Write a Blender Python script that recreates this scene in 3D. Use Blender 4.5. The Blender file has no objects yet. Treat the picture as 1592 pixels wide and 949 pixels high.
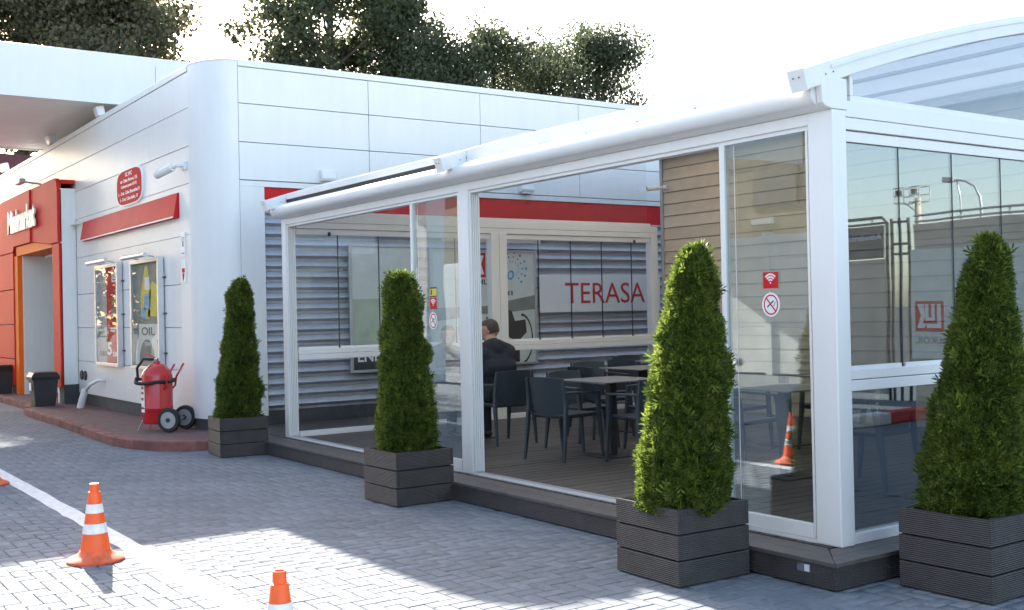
import bpy, bmesh, math, random
import numpy as np
from mathutils import Vector, Matrix
R = math.radians
rnd = random.Random(7)
sc = bpy.context.scene
col = sc.collection

# ------------------------------------------------------------------ camera, sky, sun, exposure
def setup():
    cam = bpy.data.cameras.new('camera'); co = bpy.data.objects.new('camera', cam); col.objects.link(co)
    yaw, pitch, roll = R(55.30), R(0.36), R(-1.204)
    F = Vector((-math.sin(yaw)*math.cos(pitch), math.cos(yaw)*math.cos(pitch), math.sin(pitch)))
    Rt = F.cross(Vector((0, 0, 1))).normalized(); U = Rt.cross(F)
    R2 = math.cos(roll)*Rt + math.sin(roll)*U; U2 = -math.sin(roll)*Rt + math.cos(roll)*U
    m = Matrix((R2, U2, -F)).transposed().to_4x4(); m.translation = (0, 0, 1.62)
    co.matrix_world = m
    cam.sensor_width = 36; cam.lens = 36*1726.5/1592; cam.clip_end = 2000; cam.clip_start = .05
    sc.camera = co
    w = bpy.data.worlds.new('World'); sc.world = w; w.use_nodes = True
    nt = w.node_tree; bg = nt.nodes['Background']
    sky = nt.nodes.new('ShaderNodeTexSky'); sky.sky_type = 'NISHITA'; sky.sun_disc = False
    sky.sun_elevation = R(28); sky.sun_rotation = R(-79.9); sky.air_density = .85; sky.dust_density = 1.6; sky.ozone_density = .6
    wb = nt.nodes.new('ShaderNodeVectorMath'); wb.operation = 'MULTIPLY'; wb.inputs[1].default_value = (1.10, 1.0, .87)
    nt.links.new(sky.outputs[0], wb.inputs[0]); nt.links.new(wb.outputs[0], bg.inputs[0]); bg.inputs[1].default_value = 0.15
    sun = bpy.data.lights.new('sun', 'SUN'); sun.energy = 4.6; sun.angle = R(.55); sun.color = (1, .94, .84)
    so = bpy.data.objects.new('sun', sun); col.objects.link(so)
    d = Vector((1.85, -.331, -1)); so.rotation_euler = d.to_track_quat('-Z', 'Y').to_euler(); so.location = (-30, 10, 30)
    vs = sc.view_settings; vs.view_transform = 'Standard'; vs.look = 'None'; vs.gamma = 1; vs.exposure = 2.17; vs.use_curve_mapping = False
    sc.cycles.max_bounces = 8; sc.cycles.transparent_max_bounces = 24
    sc.cycles.caustics_reflective = False; sc.cycles.caustics_refractive = False
setup()

# ------------------------------------------------------------------ materials
MATS = {}
def mat(name, c, rough=.5, metal=0., var=.08, scale=6., bump=0., bscale=40., spec=.5, island=0., emit=None, streak=0., coat=0., trans=0., blotch=0.):
    m = bpy.data.materials.new(name); m.use_nodes = True; nt = m.node_tree; N = nt.nodes; L = nt.links
    b = N['Principled BSDF']; b.inputs['Roughness'].default_value = rough; b.inputs['Metallic'].default_value = metal
    b.inputs['Specular IOR Level'].default_value = spec; b.inputs['Coat Weight'].default_value = coat
    if len(c) == 3: c = (*c, 1)
    geo = N.new('ShaderNodeNewGeometry')
    no = N.new('ShaderNodeTexNoise'); no.inputs['Scale'].default_value = scale; no.inputs['Detail'].default_value = 5
    L.new(geo.outputs['Position'], no.inputs['Vector'])
    mr = N.new('ShaderNodeMapRange'); mr.inputs[1].default_value = .3; mr.inputs[2].default_value = .7
    mr.inputs[3].default_value = 1-var; mr.inputs[4].default_value = 1+var
    L.new(no.outputs[0], mr.inputs[0]); fac = mr.outputs[0]
    def mul(a, bb):
        q = N.new('ShaderNodeMath'); q.operation = 'MULTIPLY'
        L.new(a, q.inputs[0])
        if isinstance(bb, float): q.inputs[1].default_value = bb
        else: L.new(bb, q.inputs[1])
        return q.outputs[0]
    if island:
        oi = N.new('ShaderNodeObjectInfo'); ad = N.new('ShaderNodeMath'); ad.operation = 'ADD'
        L.new(geo.outputs['Random Per Island'], ad.inputs[0]); L.new(oi.outputs['Random'], ad.inputs[1])
        fr = N.new('ShaderNodeMath'); fr.operation = 'FRACT'; L.new(ad.outputs[0], fr.inputs[0])
        m2 = N.new('ShaderNodeMapRange'); m2.inputs[3].default_value = 1-island; m2.inputs[4].default_value = 1+island
        L.new(fr.outputs[0], m2.inputs[0]); fac = mul(fac, m2.outputs[0])
    if streak:
        mp = N.new('ShaderNodeMapping'); mp.inputs['Scale'].default_value = (5, 5, .35)
        L.new(geo.outputs['Position'], mp.inputs[0])
        n2 = N.new('ShaderNodeTexNoise'); n2.inputs['Scale'].default_value = 2.2; n2.inputs['Detail'].default_value = 4
        L.new(mp.outputs[0], n2.inputs['Vector'])
        m3 = N.new('ShaderNodeMapRange'); m3.inputs[1].default_value = .35; m3.inputs[2].default_value = .75
        m3.inputs[3].default_value = 1; m3.inputs[4].default_value = 1-streak
        L.new(n2.outputs[0], m3.inputs[0]); fac = mul(fac, m3.outputs[0])
    if blotch:
        n4 = N.new('ShaderNodeTexNoise'); n4.inputs['Scale'].default_value = 1.1; n4.inputs['Detail'].default_value = 6; n4.inputs['Roughness'].default_value = .62
        L.new(geo.outputs['Position'], n4.inputs['Vector'])
        m4 = N.new('ShaderNodeMapRange'); m4.inputs[1].default_value = .35; m4.inputs[2].default_value = .68; m4.inputs[3].default_value = 1+blotch*.5; m4.inputs[4].default_value = 1-blotch
        L.new(n4.outputs[0], m4.inputs[0]); fac = mul(fac, m4.outputs[0])
    mx = N.new('ShaderNodeVectorMath'); mx.operation = 'SCALE'; mx.inputs[0].default_value = c[:3]
    L.new(fac, mx.inputs['Scale']); L.new(mx.outputs[0], b.inputs['Base Color'])
    if bump:
        nb = N.new('ShaderNodeTexNoise'); nb.inputs['Scale'].default_value = bscale; nb.inputs['Detail'].default_value = 4
        L.new(geo.outputs['Position'], nb.inputs['Vector'])
        bp = N.new('ShaderNodeBump'); bp.inputs['Strength'].default_value = bump; bp.inputs['Distance'].default_value = .01
        L.new(nb.outputs[0], bp.inputs['Height']); L.new(bp.outputs[0], b.inputs['Normal'])
    if emit: b.inputs['Emission Color'].default_value = (*emit[0], 1); b.inputs['Emission Strength'].default_value = emit[1]
    if trans:
        tl = N.new('ShaderNodeBsdfTranslucent'); tl.inputs[0].default_value = c; ms = N.new('ShaderNodeMixShader'); ms.inputs[0].default_value = trans
        L.new(mx.outputs[0], tl.inputs[0])
        L.new(b.outputs[0], ms.inputs[1]); L.new(tl.outputs[0], ms.inputs[2]); L.new(ms.outputs[0], N['Material Output'].inputs[0])
    MATS[name] = m; return m

def glass(name, tint=(.90, .935, .925), rough=0.0, ior=1.52, refl=(1, 1, 1)):
    m = bpy.data.materials.new(name); m.use_nodes = True; nt = m.node_tree; N = nt.nodes; L = nt.links
    N.remove(N['Principled BSDF'])
    geo = N.new('ShaderNodeNewGeometry'); mr = N.new('ShaderNodeMapRange')
    mr.inputs[3].default_value = ior; mr.inputs[4].default_value = 1/ior; L.new(geo.outputs['Backfacing'], mr.inputs[0])
    fr = N.new('ShaderNodeFresnel'); L.new(mr.outputs[0], fr.inputs[0])
    no = N.new('ShaderNodeTexNoise'); no.inputs['Scale'].default_value = 1.3; no.inputs['Detail'].default_value = 1
    L.new(geo.outputs['Position'], no.inputs['Vector'])
    bp = N.new('ShaderNodeBump'); bp.inputs['Strength'].default_value = .06; bp.inputs['Distance'].default_value = .02; L.new(no.outputs[0], bp.inputs['Height'])
    tr = N.new('ShaderNodeBsdfTransparent'); tr.inputs[0].default_value = (*tint, 1)
    gl = N.new('ShaderNodeBsdfGlossy'); gl.inputs['Roughness'].default_value = rough; gl.inputs[0].default_value = (*refl, 1)
    L.new(bp.outputs[0], gl.inputs['Normal'])
    ms = N.new('ShaderNodeMixShader'); L.new(fr.outputs[0], ms.inputs[0]); L.new(tr.outputs[0], ms.inputs[1]); L.new(gl.outputs[0], ms.inputs[2])
    L.new(ms.outputs[0], N['Material Output'].inputs[0]); MATS[name] = m; return m

def leafmat(name, c1, c2, trans=.35, rough=.55, browns=None):
    m = bpy.data.materials.new(name); m.use_nodes = True; nt = m.node_tree; N = nt.nodes; L = nt.links
    b = N['Principled BSDF']; b.inputs['Roughness'].default_value = rough; b.inputs['Specular IOR Level'].default_value = .35
    geo = N.new('ShaderNodeNewGeometry'); no = N.new('ShaderNodeTexNoise'); no.inputs['Scale'].default_value = 1.7 if not browns else 7
    no.inputs['Detail'].default_value = 3
    L.new(geo.outputs['Position'], no.inputs['Vector'])
    ad = N.new('ShaderNodeMath'); ad.operation = 'ADD'; L.new(geo.outputs['Random Per Island'], ad.inputs[0]); L.new(no.outputs[0], ad.inputs[1])
    r = N.new('ShaderNodeValToRGB'); r.color_ramp.elements[0].position = .25; r.color_ramp.elements[1].position = .75
    r.color_ramp.elements[0].color = (*c1, 1); r.color_ramp.elements[1].color = (*c2, 1)
    h = N.new('ShaderNodeMath'); h.operation = 'MULTIPLY'; h.inputs[1].default_value = .5; L.new(ad.outputs[0], h.inputs[0]); L.new(h.outputs[0], r.inputs[0])
    if browns:
        e = r.color_ramp.elements.new(.90); e.color = (*browns, 1); r.color_ramp.elements[1].position = .78; r.color_ramp.elements[1].color = (*c2, 1)
    L.new(r.outputs[0], b.inputs['Base Color'])
    tl = N.new('ShaderNodeBsdfTranslucent'); L.new(r.outputs[0], tl.inputs[0])
    ms = N.new('ShaderNodeMixShader'); ms.inputs[0].default_value = trans
    L.new(b.outputs[0], ms.inputs[1]); L.new(tl.outputs[0], ms.inputs[2]); L.new(ms.outputs[0], N['Material Output'].inputs[0])
    MATS[name] = m; return m

def groovemat(name, c, rough=.6, pitch=.009, depth=.7):
    """ribbed composite decking: fine grooves along the board, by height, plus weathering"""
    m = mat(name, c, rough, var=.16, scale=9, streak=0)
    nt = m.node_tree; N = nt.nodes; L = nt.links; geo = N['Geometry'] if 'Geometry' in N else [n for n in N if n.type == 'NEW_GEOMETRY'][0]
    sp = N.new('ShaderNodeSeparateXYZ'); L.new(geo.outputs['Position'], sp.inputs[0])
    ms = N.new('ShaderNodeMath'); ms.operation = 'MULTIPLY'; ms.inputs[1].default_value = 2*math.pi/pitch; L.new(sp.outputs[2], ms.inputs[0])
    sn = N.new('ShaderNodeMath'); sn.operation = 'SINE'; L.new(ms.outputs[0], sn.inputs[0])
    bp = N.new('ShaderNodeBump'); bp.inputs['Strength'].default_value = depth; bp.inputs['Distance'].default_value = .003
    L.new(sn.outputs[0], bp.inputs['Height']); L.new(bp.outputs[0], N['Principled BSDF'].inputs['Normal'])
    return m

mat('white_clad', (.80, .805, .80), .36, var=.02, scale=1.5, streak=.035, bump=.05, bscale=2.2)
mat('white_alu', (.79, .80, .80), .30, var=.015, scale=3, streak=.03)
mat('white_paint', (.78, .78, .77), .5, var=.04)
mat('joint', (.42, .43, .44), .7)
mat('soffit', (.90, .82, .75), .5, var=.03, scale=2)
mat('red_clad', (.62, .03, .025), .55, spec=.12, var=.06, scale=2)
mat('red_band', (.60, .022, .028), .5, var=.08, scale=3, spec=.12)
mat('orange_clad', (.80, .16, .02), .55, spec=.12, var=.04)
mat('red_print', (.62, .025, .03), .6, var=.03, spec=.12)
mat('white_print', (.90, .90, .90), .4, var=.02)
mat('black_print', (.02, .02, .022), .45)
mat('blue_print', (.10, .36, .62), .4)
mat('yellow_print', (.75, .58, .05), .4)
mat('green_print', (.46, .55, .42), .45, var=.25, scale=2)
mat('pale_print', (.72, .76, .70), .4, var=.05)
mat('mid_print', (.36, .38, .41), .4, var=.15, scale=3)
mat('grey_print', (.23, .24, .22), .45, var=.2, scale=3)
mat('dark_print', (.05, .055, .065), .4, var=.2)
mat('steel_sheet', (.52, .54, .59), .42, metal=.3, var=.05, scale=4, streak=.1)
mat('plinth', (.055, .057, .062), .7, var=.2, bump=.3)
mat('grey_metal', (.42, .43, .45), .4, metal=.5, var=.05)
mat('alu_frame', (.62, .63, .66), .32, metal=.7, var=.04)
mat('chrome', (.85, .85, .86), .08, metal=1, var=.02)
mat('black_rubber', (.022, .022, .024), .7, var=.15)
mat('black_plastic', (.03, .031, .034), .45, var=.1)
mat('grey_door', (.25, .28, .33), .35, var=.05)
mat('concrete_paver', (.175, .192, .216), .88, var=.12, scale=22, bump=.3, bscale=160, island=.10, blotch=.16)
mat('paver_sand', (.12, .118, .115), .95, var=.3, scale=30)
mat('road_paint', (.66, .67, .67), .6, var=.16, scale=14, bump=.25, bscale=90)
mat('red_paving', (.15, .085, .085), .88, var=.22, scale=8, bump=.4, bscale=60)
mat('red_kerb', (.20, .08, .072), .88, var=.32, scale=5, bump=.4, bscale=50, island=.22)
mat('kerb_white', (.78, .78, .74), .7, var=.1)
mat('kerb_red', (.6, .05, .03), .7, var=.1)
mat('tan_siding', (.54, .455, .36), .65, var=.07, scale=5, island=.06)
mat('fabric_roof', (.80, .79, .76), .6, var=.03, trans=.58)
groovemat('composite', (.052, .048, .047), .6, .0115, .65)
mat('deck_top', (.088, .080, .076), .5, var=.2, scale=14, bump=.2, bscale=80, island=.10)
mat('deck_floor', (.066, .058, .054), .5, var=.18, scale=10, bump=.2, bscale=70, island=.14)
mat('soil', (.03, .022, .016), .95, var=.4, scale=40, bump=.6)
mat('chair_plastic', (.032, .045, .056), .42, var=.06, bump=.08, bscale=300)
mat('table_top', (.17, .165, .16), .38, var=.08, scale=20)
mat('table_metal', (.02, .021, .023), .5)
mat('cone_orange', (.90, .12, .02), .42, var=.06, scale=12)
mat('cone_base_orange', (.74, .13, .05), .65, var=.26, scale=18)
mat('cone_white', (.78, .78, .77), .4, var=.12, scale=25)
mat('ext_red', (.55, .02, .02), .25, var=.05, coat=.4)
mat('jacket', (.013, .016, .028), .85, var=.2, scale=14, bump=.35, bscale=22)
mat('grey_shirt', (.16, .16, .17), .85, var=.15)
mat('trousers', (.02, .022, .03), .85, var=.2)
mat('skin', (.46, .25, .17), .5, var=.06, scale=20)
mat('hair', (.06, .045, .036), .65, var=.3, scale=60, bump=.6, bscale=300)
mat('shoe', (.015, .014, .013), .4)
mat('bark', (.09, .07, .055), .9, var=.3, scale=8, bump=.8, bscale=25)
mat('bark_thin', (.10, .06, .035), .9, var=.3, scale=20)
mat('concrete_wall', (.78, .78, .77), .6, var=.1, scale=2, bump=.2, streak=.12)
mat('tan_wall', (.56, .49, .39), .85, var=.1, scale=2, streak=.1)
mat('asphalt', (.06, .06, .062), .9, var=.2, scale=20, bump=.3, bscale=120)
mat('lamp_lens', (.75, .76, .78), .2)
mat('brown_render', (.24, .20, .14), .85, var=.1, scale=2, streak=.1)
mat('brown_frame', (.10, .08, .06), .7)
mat('far_roof', (.12, .035, .04), .7, var=.15)
mat('bin_bag', (.015, .015, .016), .35)
glass('clear_glass', tint=(.985, .99, .99), ior=1.45); glass('end_glass', tint=(.60, .65, .68), ior=2.25, refl=(.84, .94, 1.)); glass('green_glass', tint=(.86, .915, .915), ior=2.3, refl=(.9, .97, 1.)); glass('gable_glass', tint=(.60, .66, .76), ior=1.8, refl=(.84, .93, 1.)); glass('case_glass', tint=(.95, .96, .96), ior=1.1)
leafmat('thuja_leaf', (.032, .068, .014), (.23, .29, .05), .55, .5, (.16, .085, .03))
leafmat('tree_leaf', (.045, .062, .035), (.13, .155, .08), .45, .6)
leafmat('tree_leaf_b', (.07, .078, .048), (.19, .18, .095), .48, .6)

# ------------------------------------------------------------------ builders
OFF = {}
def off(o): return OFF.get(o.name, Vector((0, 0, 0))) if o else Vector((0, 0, 0))
def tag(o, label=None, cat=None, group=None, kind=None):
    if label: o['label'] = label
    if cat: o['category'] = cat
    if group: o['group'] = group
    if kind: o['kind'] = kind
    return o
def thing(name, label, cat, loc=(0, 0, 0), group=None):
    o = bpy.data.objects.new(name, None); col.objects.link(o); o.location = loc; o.empty_display_size = .1
    OFF[o.name] = Vector(loc); return tag(o, label, cat, group)

class MB:
    def __init__(s): s.v = []; s.f = []
    def add(s, vs, fs):
        n = len(s.v); s.v += [tuple(p) for p in vs]; s.f += [tuple(i+n for i in f) for f in fs]; return s
    def box(s, x0, x1, y0, y1, z0, z1):
        vs = [(x, y, z) for z in (z0, z1) for y in (y0, y1) for x in (x0, x1)]
        return s.add(vs, [(0, 2, 3, 1), (4, 5, 7, 6), (0, 1, 5, 4), (2, 6, 7, 3), (0, 4, 6, 2), (1, 3, 7, 5)])
    def bar(s, a, b, w, h=None, up=(0, 0, 1)):
        a = Vector(a); b = Vector(b); h = h or w; d = (b-a).normalized(); u = Vector(up)
        if abs(d.dot(u)) > .99: u = Vector((0, 1, 0))
        r = d.cross(u).normalized(); u = r.cross(d)
        vs = [p+r*sx*w/2+u*sy*h/2 for p in (a, b) for sx, sy in ((-1, -1), (1, -1), (1, 1), (-1, 1))]
        return s.add(vs, [(3, 2, 1, 0), (4, 5, 6, 7), (0, 1, 5, 4), (1, 2, 6, 5), (2, 3, 7, 6), (3, 0, 4, 7)])
    def prism(s, poly, axis, a, b):
        n = len(poly)
        def p(q, t): return {'x': (t, q[0], q[1]), 'y': (q[0], t, q[1]), 'z': (q[0], q[1], t)}[axis]
        vs = [p(q, a) for q in poly]+[p(q, b) for q in poly]
        fs = [tuple(range(n-1, -1, -1)), tuple(range(n, 2*n))]+[(i, (i+1) % n, n+(i+1) % n, n+i) for i in range(n)]
        return s.add(vs, fs)
    def tube(s, pts, r, n=8, cap=True):
        pts = [Vector(p) for p in pts]; m = len(pts); rs = r if isinstance(r, (list, tuple)) else [r]*m
        vs = []; u = None
        for i, p in enumerate(pts):
            d = (pts[min(i+1, m-1)]-pts[max(i-1, 0)]).normalized()
            if u is None: u = d.orthogonal().normalized()
            u = (u-d*u.dot(d)).normalized(); w = d.cross(u)
            vs += [p+(u*math.cos(2*math.pi*k/n)+w*math.sin(2*math.pi*k/n))*rs[i] for k in range(n)]
        fs = [(i*n+k, i*n+(k+1) % n, (i+1)*n+(k+1) % n, (i+1)*n+k) for i in range(m-1) for k in range(n)]
        if cap: fs += [tuple(range(n-1, -1, -1)), tuple(range((m-1)*n, m*n))]
        return s.add(vs, fs)
    def lathe(s, prof, c=(0, 0, 0), n=32, axis='z', cap=True):
        vs = []
        for r, t in prof:
            for k in range(n):
                a = 2*math.pi*k/n; x, y = r*math.cos(a), r*math.sin(a)
                q = {'z': (x, y, t), 'y': (x, t, -y), 'x': (t, x, y)}[axis]
                vs.append((q[0]+c[0], q[1]+c[1], q[2]+c[2]))
        m = len(prof)
        fs = [(i*n+k, i*n+(k+1) % n, (i+1)*n+(k+1) % n, (i+1)*n+k) for i in range(m-1) for k in range(n)]
        if cap: fs += [tuple(range(n-1, -1, -1)), tuple(range((m-1)*n, m*n))]
        return s.add(vs, fs)
    def ellip(s, c, rad, n=16, m=10):
        vs = []; c = Vector(c)
        prof = [(math.sin(math.pi*i/m), -math.cos(math.pi*i/m)) for i in range(1, m)]
        for r, t in prof:
            for k in range(n):
                a = 2*math.pi*k/n; vs.append((c.x+rad[0]*r*math.cos(a), c.y+rad[1]*r*math.sin(a), c.z+rad[2]*t))
        q = m-1; b = len(vs); vs += [(c.x, c.y, c.z-rad[2]), (c.x, c.y, c.z+rad[2])]
        fs = [(i*n+k, i*n+(k+1) % n, (i+1)*n+(k+1) % n, (i+1)*n+k) for i in range(q-1) for k in range(n)]
        fs += [(b, (k+1) % n, k) for k in range(n)]+[(b+1, (q-1)*n+k, (q-1)*n+(k+1) % n) for k in range(n)]
        return s.add(vs, fs)
    def build(s, name, m, parent=None, smooth=False, bevel=0., seg=2, kind=None):
        o_ = off(parent); me = bpy.data.meshes.new(name)
        me.from_pydata([(x-o_.x, y-o_.y, z-o_.z) for x, y, z in s.v], [], s.f)
        me.materials.append(MATS[m])
        if smooth: me.shade_smooth()
        me.update()
        o = bpy.data.objects.new(name, me); col.objects.link(o)
        if parent: o.parent = parent; OFF[o.name] = o_
        if smooth == 'auto': 
            me.set_sharp_from_angle(angle=R(40))
        if bevel:
            b = o.modifiers.new('bevel', 'BEVEL'); b.width = bevel; b.segments = seg; b.limit_method = 'ANGLE'; b.angle_limit = R(35); b.harden_normals = False
        if kind: o['kind'] = kind
        return o
def box(name, x0, x1, y0, y1, z0, z1, m, parent=None, bevel=0., **k):
    return MB().box(min(x0, x1), max(x0, x1), min(y0, y1), max(y0, y1), min(z0, z1), max(z0, z1)).build(name, m, parent, bevel=bevel, **k)
def copy_tree(o, parent=None):
    c = o.copy(); col.objects.link(c); c.parent = parent
    for ch in list(o.children): copy_tree(ch, c)
    return c
def numesh(name, V, Fq, m, parent=None, kind=None):
    """big mesh from numpy arrays: V (n,3), Fq (k,c)"""
    o_ = off(parent); me = bpy.data.meshes.new(name); c = Fq.shape[1]
    me.vertices.add(len(V)); me.vertices.foreach_set('co', (V-np.array(o_)).astype(np.float32).ravel())
    me.loops.add(Fq.size); me.loops.foreach_set('vertex_index', Fq.astype(np.int32).ravel())
    me.polygons.add(len(Fq)); me.polygons.foreach_set('loop_start', np.arange(0, Fq.size, c, dtype=np.int32))
    me.update(calc_edges=True); me.validate(); me.materials.append(MATS[m])
    o = bpy.data.objects.new(name, me); col.objects.link(o)
    if parent: o.parent = parent; OFF[o.name] = o_
    if kind: o['kind'] = kind
    return o

# flat print / lettering: 2D (u right, v up) laid on a wall plane
def plane_xyz(plane, pos, u, v):
    return {'-y': (u, pos, v), '+x': (pos, u, v), '-x': (pos, -u, v), '+y': (-u, pos, v)}[plane]
PROUD = {'-y': (0, -1, 0), '+x': (1, 0, 0), '-x': (-1, 0, 0), '+y': (0, 1, 0)}
def print_poly(name, polys, plane, pos, m, parent, t=.002):
    mb = MB(); n = Vector(PROUD[plane])
    for poly in polys:
        k = len(poly); a = [Vector(plane_xyz(plane, pos, *q)) for q in poly]
        area = sum(poly[i][0]*poly[(i+1) % k][1]-poly[(i+1) % k][0]*poly[i][1] for i in range(k))
        if area < 0: a.reverse()
        b = [p+n*t for p in a]
        mb.add(a+b, [tuple(range(k, 2*k))]+[(i, (i+1) % k, k+(i+1) % k, k+i) for i in range(k)])
    return mb.build(name, m, parent)
def rect(u0, u1, v0, v1): return [(u0, v0), (u1, v0), (u1, v1), (u0, v1)]
def disc(u, v, a, b=None, n=24): b = b or a; return [(u+a*math.cos(2*math.pi*k/n), v+b*math.sin(2*math.pi*k/n)) for k in range(n)]
def arc_band(u, v, r0, r1, a0, a1, n=10, sy=1.):
    A = [R(a0+(a1-a0)*k/n) for k in range(n+1)]
    return [(u+r1*math.cos(a), v+r1*math.sin(a)*sy) for a in A]+[(u+r0*math.cos(a), v+r0*math.sin(a)*sy) for a in reversed(A)]
def stroke(p, q, w):
    p = Vector(p); q = Vector(q); d = (q-p).normalized(); n = Vector((-d.y, d.x))*w/2
    return [tuple(p-n), tuple(q-n), tuple(q+n), tuple(p+n)]
def text(name, s, u0, u1, v0, v1, plane, pos, m, parent, depth=.002, bold=0., shear=0.):
    cu = bpy.data.curves.new('t', 'FONT'); cu.body = s; cu.size = 1; cu.extrude = .01; cu.offset = bold; cu.shear = shear; cu.resolution_u = 4
    ob = bpy.data.objects.new('t', cu); col.objects.link(ob)
    dg = bpy.context.evaluated_depsgraph_get(); me = bpy.data.meshes.new_from_object(ob.evaluated_get(dg))
    bpy.data.objects.remove(ob); bpy.data.curves.remove(cu)
    xs = [v.co.x for v in me.vertices]; ys = [v.co.y for v in me.vertices]; x0, x1, y0, y1 = min(xs), max(xs), min(ys), max(ys)
    n = Vector(PROUD[plane]); o_ = off(parent)
    for v in me.vertices:
        u = u0+(v.co.x-x0)/(x1-x0)*(u1-u0); w = v0+(v.co.y-y0)/(y1-y0)*(v1-v0); t = depth if v.co.z > 0 else 0
        v.co = Vector(plane_xyz(plane, pos, u, w))+n*t-o_
    me.materials.clear(); me.materials.append(MATS[m]); me.name = name
    o = bpy.data.objects.new(name, me); col.objects.link(o)
    if parent: o.parent = parent
    return o
def wifi(plane, pos, u, v, w, h, parent):
    a = print_poly('wifi_sticker', [rect(u-w/2, u+w/2, v-h/2, v+h/2)], plane, pos, 'red_print', parent, .0015)
    return a
def wifi_marks(plane, pos, u, v, w, parent):
    b = v-.28*w
    print_poly('sticker_symbol', [disc(u, b, .055*w)]+[arc_band(u, b, r*w, (r+.10)*w, 42, 138) for r in (.15, .32, .49)], plane, pos, 'white_print', parent, .0012)
def nosmoke(plane, pos, u, v, a, b, parent):
    d = print_poly('no_smoking_sticker', [disc(u, v, a, b, 32)], plane, pos, 'white_print', parent, .0015)
    ring = [[(u+.80*a*math.cos(t)*q, v+.84*b*math.sin(t)*q) for t, q in ((2*math.pi*k/32, 1), (2*math.pi*(k+1)/32, 1), (2*math.pi*(k+1)/32, .86), (2*math.pi*k/32, .86))] for k in range(32)]
    print_poly('sticker_ring', ring+[stroke((u-.55*a, v+.58*b), (u+.55*a, v-.58*b), .12*a)], plane, pos+PROUD_S[plane]*.0016, 'red_print', d, .001)
    print_poly('sticker_symbol', [stroke((u-.42*a, v-.2*b), (u+.3*a, v+.32*b), .12*a), stroke((u+.35*a, v+.05*b), (u+.52*a, v+.22*b), .05*a), stroke((u+.22*a, v-.12*b), (u+.45*a, v+.0*b), .05*a)], plane, pos+PROUD_S[plane]*.0016, 'black_print', d, .0008)
PROUD_S = {'-y': -1, '+x': 1, '-x': -1, '+y': 1}
def lukoil_logo(plane, pos, u0, u1, v0, v1, parent, name='logo'):
    s = PROUD_S[plane]; w = u1-u0; h = v1-v0
    b = print_poly(name+'_square', [rect(u0, u1, v0, v1)], plane, pos, 'red_print', parent, .002)
    def q(x, y): return (u0+x*w, v0+y*h)
    polys = [[q(.10, .12), q(.10, .90), q(.24, .90), q(.24, .26), q(.62, .26), q(.62, .12)],      # L
             [q(.32, .90), q(.44, .90), q(.44, .46), q(.54, .46), q(.54, .90), q(.66, .90), q(.66, .36), q(.32, .36)],   # U
             [q(.70, .90), q(.92, .90), q(.80, .54), q(.93, .12), q(.70, .12), q(.62, .26), q(.74, .26), q(.66, .54)]]   # K
    print_poly(name+'_mark', polys, plane, pos+s*.0022, 'white_print', b, .001)
    return b

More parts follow.
